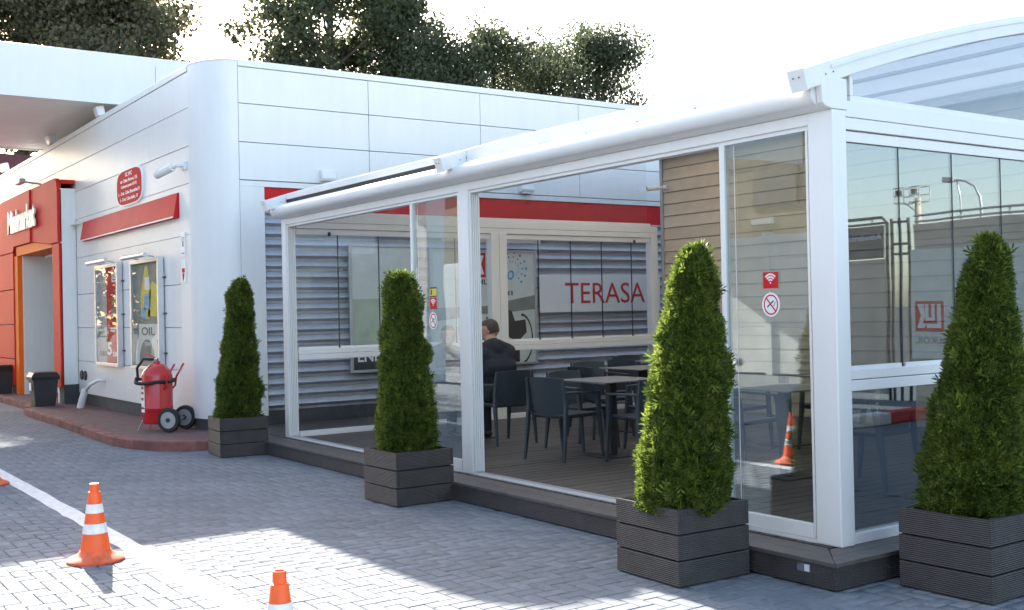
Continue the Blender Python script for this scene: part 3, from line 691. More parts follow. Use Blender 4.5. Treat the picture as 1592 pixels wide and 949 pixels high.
        nosmoke('-y', ps, nu, nv, na, nb, d)
        if k == 0:
            print_poly('yellow_sticker', [rect(-9.18, -9.06, 1.79, 1.86)], '-y', ps, 'yellow_print', d, .0015)
            print_poly('sticker_border', [rect(-9.18, -9.06, 1.858, 1.872), rect(-9.18, -9.06, 1.778, 1.79), rect(-9.165, -9.14, 1.80, 1.85)], '-y', ps-.0002, 'black_print', d, .0016)
    return P
pavilion()

# ------------------------------------------------------------------ planters and clipped thujas
PL = [(-12.74, 4.82, 'beside the curved white corner', 1), (-8.505, 4.755, 'in front of the left glass door', 2), (-5.03, 4.715, 'in front of the open bay', 3), (-3.72, 5.725, 'at the pavilion end wall, rightmost', 4)]
def planter(label):
    o = thing('planter', label, 'planter', (0, 0, 0), 'ribbed plank planters'); h = .285
    for t in range(3):
        z0 = .006+t*.152; z1 = z0+.144
        for sx in (-1, 1):
            MB().box(min(sx*h, sx*(h-.026)), max(sx*h, sx*(h-.026)), -h+.0265, h-.0265, z0, z1).build('plank', 'composite', o, bevel=.003)
            MB().box(-h, h, min(sx*h, sx*(h-.026)), max(sx*h, sx*(h-.026)), z0, z1).build('plank', 'composite', o, bevel=.003)
    b = h-.027
    MB().box(-b, b, -b, b, .01, .40).build('soil', 'soil', o)
    for sx in (-1, 1):
        MB().box(min(sx*(b-.001), sx*(b-.03)), max(sx*(b-.001), sx*(b-.03)), -b+.03, b-.03, .401, .45).build('batten', 'composite', o)
    return o
def thuja(x, y, label, seed, H, rb, rt, n=7600, lean=0.):
    rs = np.random.RandomState(seed)
    T = thing('thuja_shrub', label, 'shrub', (x, y, .40), 'clipped thujas in planters')
    # stem and inner twigs
    st = MB(); lx, ly = .57*lean, .82*lean
    st.tube([(x, y, .38), (x+.01+lx*.3, y+ly*.3, .9), (x-.01+lx*.6, y+.01+ly*.6, .4+H*.6), (x+lx*.9, y+ly*.9, .4+H*.9)], [.025, .02, .012, .004], 8)
    for k in range(70):
        z = .45+H*.8*rs.rand(); a = rs.rand()*6.28; t = (z-.4)/H; r = (rb*(1-t)+rt*t)*.68; X_, Y_ = x+lx*t, y+ly*t
        st.tube([(X_, Y_, z), (X_+r*.6*math.cos(a), Y_+r*.6*math.sin(a), z+.04), (X_+r*math.cos(a), Y_+r*math.sin(a), z+.09)], [.006, .004, .002], 4, False)
    st.build('stem', 'bark_thin', T)
    nl = 46; la = rs.rand(nl)*6.28; lt = rs.rand(nl); am = rs.uniform(.04, .15, nl); wd = rs.uniform(.25, .6, nl)
    tip = {41: .92, 42: .96, 43: .87, 44: .83}[seed]
    # each spray: a small flat fan of narrow scale-leaf twigs
    t = rs.rand(n*2); keep = rs.rand(n*2) < (rb+(rt-rb)*t**1.3)/rb*.9+.12; t = t[keep][:n]; n = len(t)
    a = rs.rand(n)*2*np.pi
    r = rb+(rt-rb)*t**1.3; r = r*(.84+.16*np.minimum(1, t/.08))
    r = np.where(t > tip, r*(np.sqrt(np.maximum(0, 1-((t-tip)/(1-tip))**2))*.92+.08), r)
    da = (a[:, None]-la+np.pi) % (2*np.pi)-np.pi; g = np.exp(-(da/wd)**2)
    r = r+(am*rb*g*(np.exp(-((t[:, None]-lt)/.06)**2)-.45*np.exp(-((t[:, None]-lt-.08)/.045)**2))).sum(1)*np.minimum(1, (1.04-t)*5)
    q = 1.0-.5*rs.rand(n)**1.7+rs.normal(size=n)*.035; rr = r*q
    c, s_ = np.cos(a), np.sin(a)
    p = np.stack([rr*c+.57*lean*t, rr*s_+.82*lean*t, t*H], 1)
    d = np.stack([c*.62, s_*.62, 1.05+rs.normal(size=n)*.4], 1)+rs.normal(size=(n, 3))*.28
    d[:, 2] -= np.where(rs.rand(n) < .25, 1.1, 0)
    def unit(v): return v/np.linalg.norm(v, axis=1)[:, None]
    d = unit(d); sd = unit(np.cross(d, rs.normal(size=(n, 3)))); up = np.cross(d, sd)
    L = rs.uniform(.030, .080, n)*np.where(rs.rand(n) < .03, 1.8, 1.); L = L[:, None]
    V = []
    for off_, ang, ln in ((0, 0, 1), (.12, .8, .62), (.12, -.8, .62), (.38, .7, .52), (.38, -.7, .52), (.64, .55, .36), (.64, -.55, .36)):
        b = p+d*L*(off_-.25); e = (d*math.cos(ang)+sd*math.sin(ang))*L*ln; w = (sd*math.cos(ang)-d*math.sin(ang))*L*.058
        bend = up*L*ln*.14*rs.normal(size=(n, 1))
        V.append(np.stack([b, b+e*.55+w+bend*.4, b+e+bend, b+e*.55-w+bend*.4], 1))
    V = np.stack(V, 1).reshape(-1, 3)+np.array([x, y, .40]); F = np.arange(len(V)).reshape(-1, 4)
    numesh('foliage', V, F, 'thuja_leaf', T)
def planting():
    proto = None
    sizes = {1: (1.66, .25, .085), 2: (1.56, .235, .105), 3: (1.575, .268, .08), 4: (1.575, .262, .07)}
    words = {1: 'farthest thuja', 2: 'thuja with a flat sunlit top', 3: 'bright sunlit thuja', 4: 'dark shaded thuja'}
    for x, y, where, k in PL:
        lab = 'dark ribbed plank planter '+where
        if proto is None: proto = o = planter(lab)
        else: o = copy_tree(proto); o['label'] = lab
        o.location = (x, y, 0); o.rotation_euler.z = R({1: -6, 2: 1, 3: -1.5, 4: 1}[k])
        if k == 3: x, y = x+.045, y-.04
        thuja(x, y, words[k]+' in the planter '+where, 40+k, *sizes[k], n=[0, 15000, 20000, 36000, 36000][k], lean=[0, .07, -.04, .11, .14][k])
planting()

# ------------------------------------------------------------------ traffic cones
def cones():
    H = .52
    def rad(z): return .098+(.034-.098)*(z-.07)/(H-.115) if z < H-.045 else .031
    o = thing('traffic_cone', '', 'traffic cone', (0, 0, 0), 'orange striped traffic cones')
    MB().lathe([(.185, 0), (.187, .014), (.175, .024), (.14, .038), (.112, .055), (.099, .075), (.03, .076), (.03, 0)], n=40, cap=False).build('base', 'cone_base_orange', o, smooth='auto')
    MB().lathe([(rad(.07), .07), (rad(.19), .19), (rad(.31), .31), (rad(.40), .40), (.038, H-.055), (.031, H-.052), (.029, H), (.024, H), (.024, H-.06)], n=40, cap=False).build('body', 'cone_orange', o, smooth='auto')
    for z0, z1 in ((.190, .255), (.325, .385)):
        MB().lathe([(rad(z0)+.0022, z0), (rad(z1)+.0022, z1)], n=40, cap=False).build('reflective_band', 'cone_white', o, smooth=True)
    spots = [(-7.80, 1.935, 'orange and white traffic cone on the painted line, casting a shadow', 20), (-4.55, 1.895, 'cone cut off by the bottom edge, only its upper half in view', 75), (-12.13, 2.0, 'cone at the left edge, only its orange base in view', 130)]
    for i, (x, y, lab, rz) in enumerate(spots):
        c = o if i == 0 else copy_tree(o); c.location = (x, y, .001); c.rotation_euler.z = R(rz); c['label'] = lab
cones()

# ------------------------------------------------------------------ bins, extinguisher, wall fittings
def bins():
    b = thing('waste_bin', '', 'bin', (0, 0, 0), 'dark bins by the entrance')
    s0, s1, h = .17, .215, .52
    def ring(s, z): return [(-s, -s, z), (s, -s, z), (s, s, z), (-s, s, z)]
    vs = ring(s0, 0)+ring(s1, h)+ring(s1-.02, h)+ring(s0-.01, .03)
    MB().add(vs, [(3, 2, 1, 0)]+[(i, (i+1) % 4, 4+(i+1) % 4, 4+i) for i in range(4)]+[(4+i, 4+(i+1) % 4, 8+(i+1) % 4, 8+i) for i in range(4)]+[(8+i, 8+(i+1) % 4, 12+(i+1) % 4, 12+i) for i in range(4)]+[(12, 13, 14, 15)]).build('body', 'black_plastic', b, bevel=.012)
    MB().add([tuple(p) for p in ring(.235, h-.05)]+[tuple(p) for p in ring(.24, h+.005)]+ring(.20, h+.075)+ring(.16, h+.085), [(i, (i+1) % 4, 4+(i+1) % 4, 4+i) for i in range(4)]+[(4+i, 4+(i+1) % 4, 8+(i+1) % 4, 8+i) for i in range(4)]+[(8+i, 8+(i+1) % 4, 12+(i+1) % 4, 12+i) for i in range(4)]+[(12, 13, 14, 15)]).build('lid', 'bin_bag', b, bevel=.012)
    MB().box(-.08, .08, -.222, -.2175, .28, .42).build('sticker', 'white_print', b)
    b.location = (-21.15, 4.40, .12); b['label'] = 'small black bin with dark liner right of the shop entrance'
    c = copy_tree(b); c.location = (-25.65, 4.50, .12); c['label'] = 'black bin at the left edge before the red wall'
bins()

def extinguisher():
    x, y, z = -15.08, 4.585, .12
    E_ = thing('wheeled_fire_extinguisher', 'big red wheeled fire extinguisher with black hose on the red sidewalk', 'fire extinguisher', (x, y, z))
    r = .203
    MB().lathe([(.10, .09), (.18, .10), (r-.01, .13), (r, .17), (r, .30), (r+.004, .305), (r+.004, .315), (r, .32), (r, .74), (r-.02, .80), (r-.07, .86), (.09, .895), (.05, .905), (.05, .93)], (x, y, z), 40).build('tank', 'ext_red', E_, smooth='auto')
    MB().lathe([(.04, .93), (.045, .94), (.045, .98), (.02, .985)], (x, y, z), 16).build('valve', 'chrome', E_, smooth='auto')
    MB().bar((x-.02, y, z+.985), (x-.16, y-.02, z+1.05), .03, .02).build('lever', 'ext_red', E_)
    pts = [(x-.03, y-.03, z+.96), (x-.14, y-.10, z+.97), (x-.235, y-.10, z+.85), (x-.25, y-.06, z+.70)]
    for k in range(0, 61):
        a = R(200+k*14); rr = r+.028+(.05 if math.cos(a-R(200)) > .6 else 0)*max(0, math.cos(a-R(200)))
        pts.append((x+rr*math.cos(a), y+rr*math.sin(a), z+.645+.06*((k/26) % 1)*(1)+.01*math.sin(k)))
    MB().tube(pts, .019, 8).build('hose', 'black_rubber', E_, smooth=True)
    for s in (-1, 1):
        wy = y+s*.215; c = (x+.29, wy, z+.162)
        w = MB().lathe([(.11, -.035), (.15, -.035), (.16, -.02), (.162, 0), (.16, .02), (.15, .035), (.11, .035)], c, 36, 'y', False).build('wheel', 'black_rubber', E_, smooth='auto')
        MB().lathe([(.112, -.03), (.108, -.02), (.085, -.012), (.05, -.014), (.045, -.028), (.018, -.03), (.018, .03), (.045, .028), (.05, .014), (.085, .012), (.108, .02), (.112, .03)], c, 36, 'y').build('rim', 'grey_metal', w, smooth='auto')
        MB().lathe([(.03, -.04), (.03, .04)], c, 16, 'y').build('hub', 'black_plastic', w)
        MB().tube([(x+.12, y+s*.10, z+.52), (x+.20, y+s*.12, z+.60), (x+.22, y+s*.12, z+.72), (x+.33, y+s*.12, z+.90)], .014, 8).build('handle', 'ext_red', E_, smooth=True)
        MB().tube([(x-.15, y+s*.12, z+.15), (x-.21, y+s*.15, z+.005)], .010, 6).build('foot', 'chrome', E_)
    MB().tube([(x+.29, y-.23, z+.162), (x+.29, y+.23, z+.162)], .014, 8).build('axle', 'grey_metal', E_)
    # paper label wrapped on the tank
    mb = MB(); vs = []
    for k in range(7):
        a = R(205+k*7); vs += [(x+(r+.003)*math.cos(a), y+(r+.003)*math.sin(a), z+.26), (x+(r+.003)*math.cos(a), y+(r+.003)*math.sin(a), z+.62)]
    mb.add(vs, [(2*k, 2*k+2, 2*k+3, 2*k+1) for k in range(6)]).build('paper_label', 'white_print', E_, smooth=True)
    vs = []
    for zz in (.30, .42, .50, .57):
        for k in range(1, 6):
            a0, a1 = R(205+k*7-4), R(205+k*7+1)
            n = len(vs); vs += [(x+(r+.005)*math.cos(a), y+(r+.005)*math.sin(a), z+zz+h) for a, h in ((a0, 0), (a1, 0), (a1, .035), (a0, .035))]
    MB().add(vs, [tuple(range(i, i+4)) for i in range(0, len(vs), 4)]).build('label_print', 'red_print', E_)
    E_.rotation_euler.z = R(43)
extinguisher()

def poster_case(x0, x1, z0, z1, label, art):
    yc = YW; o = thing('poster_case', label, 'poster case', ((x0+x1)/2, yc-.05, z0), 'poster cases on the white wall')
    d = .10; t = .05
    box('back_panel', x0+.01, x1-.01, yc-.05, yc-.012, z0+.01, z1-.01, 'dark_print', o)
    for a, b, c, e in ((x0, x0+t, z0, z1), (x1-t, x1, z0, z1), (x0+t, x1-t, z0, z0+t), (x0+t, x1-t, z1-t, z1)):
        box('frame', a, b, yc-d, yc-.01, c, e, 'alu_frame', o, bevel=.004)
    box('pane', x0+t, x1-t, yc-.092, yc-.087, z0+t, z1-t, 'case_glass', o)
    MB().tube([(x0-.02, yc-.20, z1+.05), (x1-.25, yc-.20, z1+.05)], .035, 10).build('picture_light', 'alu_frame', o, smooth='auto')
    for xx in (x0+.15, x1-.45): MB().tube([(xx, yc-.01, z1+.03), (xx, yc-.19, z1+.06)], .010, 6).build('light_arm', 'alu_frame', o)
    for zz in (z0+.25, (z0+z1)/2, z1-.3): box('bracket', x1, x1+.08, yc-.03, yc-.002, zz, zz+.02, 'black_plastic', o)
    art(o, x0+t, x1-t, z0+t, z1-t, yc-.052)
def art1(o, a, b, c, d, y):
    w = b-a; h = d-c
    print_poly('poster_print', [rect(a, a+.42*w, c, d)], '-y', y, 'mid_print', o)
    print_poly('poster_print', [rect(a+.42*w, b-.03*w, c, d)], '-y', y, 'red_print', o)
    print_poly('poster_print', [[(a+.6*w, c+.45*h), (b-.05*w, c+.50*h), (b-.05*w, c+.82*h), (a+.75*w, c+.74*h)]], '-y', y-.003, 'dark_print', o)
    lukoil_logo('-y', y-.003, a+.66*w, b-.05*w, c+.83*h, c+.95*h, o, 'poster_logo')
    text('poster_number', '5', a+.44*w, a+.64*w, c+.08*h, c+.22*h, '-y', y-.004, 'white_print', o, bold=.03)
    text('poster_lettering', 'EURO', a+.08*w, a+.40*w, c+.07*h, c+.12*h, '-y', y-.004, 'black_print', o, bold=.02)
    text('poster_lettering', 'EURO', a+.68*w, a+.96*w, c+.07*h, c+.12*h, '-y', y-.004, 'white_print', o, bold=.02)
    print_poly('poster_print', [rect(a+.6*w, b-.08*w, c+.36*h, c+.37*h), rect(a+.6*w, b-.2*w, c+.33*h, c+.34*h), rect(a+.45*w, b-.08*w, c+.50*h, c+.505*h)], '-y', y-.004, 'white_print', o)
def art2(o, a, b, c, d, y):
    w = b-a; h = d-c
    print_poly('poster_print', [rect(a, b, c, d)], '-y', y, 'grey_print', o)
    print_poly('poster_print', [[(a+.30*w, c+.46*h), (a+.62*w, c+.46*h), (a+.68*w, c+.72*h), (a+.55*w, c+.98*h), (a+.45*w, c+.96*h), (a+.28*w, c+.68*h)], [(a+.55*w, c+.48*h), (a+.88*w, c+.48*h), (a+.90*w, c+.78*h), (a+.72*w, c+.82*h), (a+.6*w, c+.7*h)]], '-y', y-.003, 'yellow_print', o)
    print_poly('poster_print', [rect(a+.42*w, a+.62*w, c+.55*h, c+.70*h), [(a+.30*w, c+.46*h), (a+.5*w, c+.46*h), (a+.48*w, c+.56*h), (a+.34*w, c+.57*h)]], '-y', y-.005, 'blue_print', o)
    print_poly('poster_print', [rect(a+.45*w, a+.62*w, c+.74*h, c+.86*h)], '-y', y-.005, 'white_print', o)
    print_poly('poster_print', [rect(a+.20*w, a+.92*w, c+.26*h, c+.41*h)], '-y', y-.003, 'pale_print', o)
    text('poster_lettering', 'OIL', a+.3*w, a+.8*w, c+.30*h, c+.38*h, '-y', y-.005, 'dark_print', o, bold=.02)
    text('poster_lettering', 'THE', a+.4*w, a+.66*w, c+.20*h, c+.235*h, '-y', y-.004, 'white_print', o, bold=.02)
    print_poly('poster_print', [arc_band(a+.5*w, c+.01*h, .30*w, .46*w, 0, 180)], '-y', y-.004, 'pale_print', o)
poster_case(-19.60, -18.22, .87, 2.54, 'left glazed poster case with red and white 5 poster', art1)
poster_case(-17.50, -16.08, .87, 2.52, 'right glazed poster case with yellow bottle poster above the extinguisher', art2)

def plaque():
    o = thing('red_plaque', 'rounded red plaque with white lettering above the red band', 'sign', (-17.7, YW-.02, 3.7)); u, v, a, b = -17.70, 3.715, .70, .29
    p = [(u+a*math.copysign(abs(math.cos(t))**.45, math.cos(t)), v+b*math.copysign(abs(math.sin(t))**.62, math.sin(t))) for t in [2*math.pi*k/48 for k in range(48)]]
    q = [(u+(x-u)*.955, v+(z-v)*.92) for x, z in p]
    print_poly('plate', [p], '-y', YW-.001, 'white_print', o, .022); print_poly('red_face', [q], '-y', YW-.024, 'red_print', o, .003)
    for s, w, zz in (('SC IPC', .2, 3.885), ('str. Calea Mosnoi, 155', .5, 3.79), ('Carburanti pentru AUTO', .46, 3.70), ('L - S str. Calea Basarabiei, 8', .62, 3.60), ('L - D str. Calea Iesilor, 17', .52, 3.50)):
        text('plaque_lettering', s, u-w*.92, u+w*.92, zz, zz+.062, '-y', YW-.0275, 'white_print', o, bold=.015)
plaque()

def cctv(label, base, wallnormal, aim, s=1.):
    b = Vector(base); n = Vector(wallnormal); o = thing('security_camera', label, 'camera', base); a = Vector(aim).normalized()
    side = n.cross(Vector((0, 0, 1)))
    e = b+n*.09*s
    MB().bar(b, b+n*.05*s, .13*s, .13*s).build('mount', 'white_paint', o, bevel=.01)
    MB().tube([b+n*.05*s, e+n*.05*s, e+n*.05*s+a*.10*s], .028*s, 10).build('arm', 'white_paint', o, smooth='auto')
    c = e+n*.05*s+a*.08*s
    MB().tube([c, c+a*.30*s], .06*s, 18).build('body', 'white_paint', o, smooth='auto')
    MB().tube([c+a*.28*s+Vector((0, 0, .004)), c+a*.34*s+Vector((0, 0, .004))], [.064*s, .066*s], 18, False).build('hood', 'white_paint', o, smooth='auto')
    MB().tube([c+a*.3*s, c+a*.306*s], .046*s, 16).build('lens', 'black_plastic', o)
cctv('white security camera on the wall beside the curved corner', (-15.05, YW, 3.72), (0, -1, 0), (-.75, -.35, -.22), .95)
cctv('small white security camera on the beige annex corner', (-12.36, YB, 3.44), (0, -1, 0), (-.35, -.8, -.12), .55)

def floodlight(label, p, aim, group=None, s=1.):
    p = Vector(p); a = Vector(aim).normalized(); o = thing('floodlight', label, 'lamp', p, group)
    MB().tube([p, p+Vector((0, 0, .10*s))], .014, 8).build('bracket', 'grey_metal', o)
    c = p+Vector((0, 0, .16*s))
    MB().bar(c-a*.07*s, c+a*.07*s, .24*s, .18*s).build('housing', 'white_paint', o, bevel=.015)
    MB().bar(c+a*.071*s, c+a*.078*s, .20*s, .14*s).build('lens', 'lamp_lens', o)
g = 'floodlights on the roof edge'
floodlight('floodlight on the roof edge nearest the curved corner', (-19.75, YW+.08, 5.085), (0, -1, -.25), g, .9)
floodlight('middle floodlight on the roof edge', (-23.4, YW+.08, 5.085), (0, -1, -.25), g, 1.)
floodlight('farthest floodlight on the roof edge at the left frame edge', (-28.2, YW+.08, 5.085), (0, -1, -.25), g, 1.1)
def spot_over_portal():
    o = thing('wall_spotlight', 'grey spotlight on an arm above the red portal', 'lamp', (-24.0, YW, 4.42))
    MB().tube([(-24.0, YW, 4.42), (-24.0, YW-.35, 4.46)], .02, 8).build('arm', 'grey_metal', o); MB().bar((-24.25, YW-.40, 4.45), (-23.75, YW-.40, 4.45), .12, .10).build('housing', 'grey_metal', o, bevel=.02)
spot_over_portal()
def annex_lamp():
    o = thing('wall_lamp', 'slim white floodlight on the beige wall seen through the glass door', 'lamp', (-10.3, YB, 2.75))
    MB().bar((-10.3, YB, 2.76), (-10.3, YB-.12, 2.76), .03, .03).build('bracket', 'grey_metal', o); MB().bar((-10.5, YB-.15, 2.76), (-10.1, YB-.15, 2.76), .06, .09).build('housing', 'lamp_lens', o, bevel=.01)
    MB().bar((-10.47, YB-.182, 2.755), (-10.13, YB-.182, 2.755), .006, .06).build('lens', 'white_print', o)
annex_lamp()
def small_bits():
    o = thing('wall_siren', 'white box siren on the shop wall above the red band', 'siren', (XW, 10.15, 3.55))
    MB().prism([(XW, 3.50), (XW+.10, 3.50), (XW+.12, 3.54), (XW+.07, 3.68), (XW, 3.68)], 'y', 10.05, 10.28).build('housing', 'white_paint', o, bevel=.008)
    box('lens', XW+.02, XW+.10, 10.08, 10.25, 3.475, 3.498, 'lamp_lens', o)
    o = thing('wall_siren', 'second white box on the shop wall over the left rafter', 'siren', (XW, 6.75, 3.55))
    MB().prism([(XW, 3.50), (XW+.09, 3.50), (XW+.11, 3.54), (XW+.06, 3.66), (XW, 3.66)], 'y', 6.65, 6.86).build('housing', 'white_paint', o, bevel=.008)
    o = thing('outlet_pair', 'pair of round black sockets low on the white wall', 'socket', (-20.75, YW, .64))
    for dx in (-.12, .12): MB().lathe([(.075, -.03), (.085, -.02), (.085, 0)], (-20.8+dx, YW, .645), 16, 'y').build('socket', 'black_plastic', o)
    o = thing('downpipe', 'short pale drain pipe bending out of the white wall onto the sidewalk', 'pipe', (-20.0, YW, .12))
    MB().tube([(-19.35, YW, .62), (-19.5, YW-.08, .61), (-19.75, YW-.16, .53), (-19.92, YW-.22, .40)], .03, 10).build('pipe', 'white_paint', o, smooth=True)
    MB().tube([(-19.9, YW-.21, .44), (-20.02, YW-.26, .125)], [.055, .065], 12).build('boot', 'concrete_wall', o, smooth='auto')
    o = thing('wall_notice', 'tall white safety notice with red arrow on the wall by the corner', 'sign', (-15.2, YW, 2.4))
    print_poly('plate', [rect(-15.30, -15.12, 2.48, 2.82)], '-y', YW-.001, 'white_print', o, .008); print_poly('plate', [rect(-15.30, -15.12, 2.12, 2.44)], '-y', YW-.001, 'white_print', o, .008)
    print_poly('red_mark', [[(-15.25, 2.25), (-15.17, 2.25), (-15.19, 2.18), (-15.23, 2.14)], rect(-15.26, -15.15, 2.26, 2.32)], '-y', YW-.0095, 'red_print', o)
    print_poly('black_mark', [rect(-15.24, -15.18, 2.62, 2.70), rect(-15.27, -15.15, 2.52, 2.535), arc_band(-15.21, 2.70, .04, .055, 0, 180)], '-y', YW-.0095, 'grey_print', o)
small_bits()

# posters and sign on the corrugated wall
XS = XW+.012
def wall_board(name, label, y0, y1, z0, z1, m, frame=True):
    o = thing(name, label, 'poster', (XS, (y0+y1)/2, z0))
    box('board', XS, XS+.03, y0, y1, z0, z1, m, o)
    if frame:
        for a, b, c, d in ((y0-.03, y0+.01, z0-.03, z1+.03), (y1-.01, y1+.03, z0-.03, z1+.03), (y0+.01, y1-.01, z0-.03, z0+.005), (y0+.01, y1-.01, z1-.005, z1+.03)):
            box('frame', XS, XS+.045, a, b, c, d, 'alu_frame', o, bevel=.003)
    return o
def boards():
    o = wall_board('energy_poster', 'framed pale green poster with dark caption strip behind the glass', 7.09, 8.15, .83, 2.60, 'green_print')
    print_poly('caption_strip', [rect(7.10, 8.14, .84, 1.20)], '+x', XS+.031, 'dark_print', o)
    text('caption', 'ENERGY', 7.17, 7.95, .95, 1.11, '+x', XS+.034, 'white_print', o, bold=.02)
    print_poly('picture', [rect(7.10, 8.14, 1.85, 2.59)], '+x', XS+.031, 'pale_print', o)
    print_poly('picture', [[(7.6, 1.35), (7.75, 1.32), (7.8, 1.7), (7.7, 1.8), (7.58, 1.65)], [(7.85, 1.35), (8.0, 1.35), (8.0, 1.75), (7.9, 1.78)]], '+x', XS+.033, 'grey_print', o)
    o = wall_board('fuel_poster', 'large framed fuel poster with blue lettering and black nozzle picture', 8.42, 10.30, .83, 2.55, 'pale_print')
    lukoil_logo('+x', XS+.031, 8.98, 9.37, 2.16, 2.53, o)
    text('logo_lettering', 'LUKOIL', 8.96, 9.39, 2.05, 2.13, '+x', XS+.032, 'black_print', o, bold=.02)
    text('brand_lettering', 'ecto', 9.46, 9.90, 2.12, 2.30, '+x', XS+.032, 'blue_print', o, shear=.2, bold=.01)
    dots = []
    for k in range(8):
        a = R(-50+k*26)
        for r, s in ((.12, .010), (.19, .016), (.26, .022)): dots.append(disc(9.86+r*math.cos(a)*1.05, 2.29+r*math.sin(a), s, n=10))
    print_poly('brand_dots', dots, '+x', XS+.032, 'blue_print', o)
    print_poly('picture', [[(8.43, 1.70), (9.35, 1.72), (9.8, 1.80), (10.29, 1.88), (10.29, 1.66), (9.8, 1.62), (9.3, 1.60), (8.43, 1.5)]], '+x', XS+.031, 'grey_print', o)
    print_poly('picture', [[(9.56, 1.72), (9.84, 1.64), (9.9, 1.48), (10.1, 1.50), (10.12, 1.30), (9.98, 1.18), (9.98, .84), (9.82, .84), (9.84, 1.2), (9.66, 1.30), (9.60, 1.0), (9.54, 1.1)]], '+x', XS+.033, 'black_print', o)
    print_poly('picture', [arc_band(10.02, 1.2, .20, .22, -80, 90, 12, 1.8)], '+x', XS+.033, 'black_print', o)
    print_poly('picture', [[(8.9, .84), (9.3, .84), (9.34, 1.3), (9.22, 1.55), (8.95, 1.5)]], '+x', XS+.033, 'grey_print', o)
    print_poly('picture_marks', [rect(9.72+.06*k, 9.745+.06*k, 1.88, 1.95) for k in range(3)]+[rect(9.36, 9.40, 1.52-.09*k, 1.55-.09*k) for k in range(3)], '+x', XS+.0335, 'dark_print', o)
    MB().bar((XS+.22, 8.5, 2.72), (XS+.22, 10.26, 2.72), .09, .10).build('picture_light', 'alu_frame', o, bevel=.01)
    for y in (8.8, 9.95): MB().bar((XS, y, 2.70), (XS+.2, y, 2.72), .03, .03).build('light_arm', 'alu_frame', o)
    o = wall_board('terrace_sign', 'white board reading TERASA in red on the corrugated wall', 10.39, 12.95, 1.60, 2.20, 'white_print', False); o['category'] = 'sign'
    text('lettering', 'TERASA', 10.90, 12.60, 1.735, 2.075, '+x', XS+.031, 'red_print', o)
boards()

# ------------------------------------------------------------------ terrace furniture
def chair_proto():
    o = thing('armchair', '', 'chair', (0, 0, 0), 'dark plastic armchairs')
    m = 'chair_plastic'                              # faces +y
    def loft(secs, name, par):                       # sections: list of 4-corner rings
        n = len(secs); vs = [p for s in secs for p in s]
        fs = [(4*i+k, 4*i+(k+1) % 4, 4*i+4+(k+1) % 4, 4*i+4+k) for i in range(n-1) for k in range(4)]+[(3, 2, 1, 0), tuple(4*n-4+k for k in range(4))]
        return MB().add(vs, fs).build(name, m, par, bevel=.007, seg=3)
    def ring(cx, cy, z, wx, wy): return [(cx-wx, cy-wy, z), (cx+wx, cy-wy, z), (cx+wx, cy+wy, z), (cx-wx, cy+wy, z)]
    loft([ring(0, .01, .412, .215, .225), ring(0, .01, .438, .235, .24), ring(0, .01, .452, .235, .24)], 'seat', o)
    # backrest: gently curved shell
    vs = []; nx = 8; nz = 6
    for j in range(nz+1):
        z = .43+.385*j/nz; y = -.205-.055*(j/nz)
        for i in range(nx+1):
            u = -1+2*i/nx; w = .235-.012*j/nz
            vs.append((u*w, y-.030*(1-u*u), z-(.012*abs(u)**3 if j == nz else 0)))
    N = len(vs); vs += [(x, y+.018, z) for x, y, z in vs]; W = nx+1; fs = []
    for j in range(nz):
        for i in range(nx):
            a = j*W+i; fs += [(a, a+1, a+W+1, a+W), (N+a, N+a+W, N+a+W+1, N+a+1)]
    for i in range(nx): fs += [(i, N+i, N+i+1, i+1), (nz*W+i, nz*W+i+1, N+nz*W+i+1, N+nz*W+i)]
    for j in range(nz): fs += [(j*W, (j+1)*W, N+(j+1)*W, N+j*W), (j*W+nx, N+j*W+nx, N+(j+1)*W+nx, (j+1)*W+nx)]
    MB().add(vs, fs).build('backrest', m, o, smooth='auto')
    for s in (-1, 1):
        loft([ring(s*.262, -.29, .0, .012, .014), ring(s*.252, -.245, .40, .018, .024), ring(s*.246, -.235, .55, .018, .020), ring(s*.24, -.268, .81, .012, .012)], 'leg', o)
        loft([ring(s*.268, .275, .0, .012, .014), ring(s*.262, .235, .40, .018, .024), ring(s*.268, .215, .60, .018, .022), ring(s*.27, .20, .655, .02, .03)], 'leg', o)
        a = s*.27
        MB().add([(a-.024, .225, .640), (a+.024, .225, .640), (a+.024, .225, .662), (a-.024, .225, .662), (s*.247-.018, -.25, .655), (s*.247+.018, -.25, .655), (s*.247+.018, -.25, .677), (s*.247-.018, -.25, .677)],
                 [(0, 1, 2, 3), (7, 6, 5, 4), (0, 4, 5, 1), (1, 5, 6, 2), (2, 6, 7, 3), (3, 7, 4, 0)]).build('armrest', m, o, bevel=.007, seg=3)
    return o
def table_proto():
    o = thing('terrace_table', '', 'table', (0, 0, 0), 'square terrace tables')
    MB().box(-.375, .375, -.375, .375, .752, .765).build('tabletop', 'table_top', o, bevel=.003)
    MB().box(-.2, .2, -.2, .2, .735, .751).build('top_plate', 'table_metal', o)
    MB().box(-.04, .04, -.04, .04, .012, .735).build('column', 'table_metal', o, bevel=.004)
    MB().box(-.21, .21, -.21, .21, 0, .012).build('base_plate', 'table_metal', o, bevel=.003)
    return o
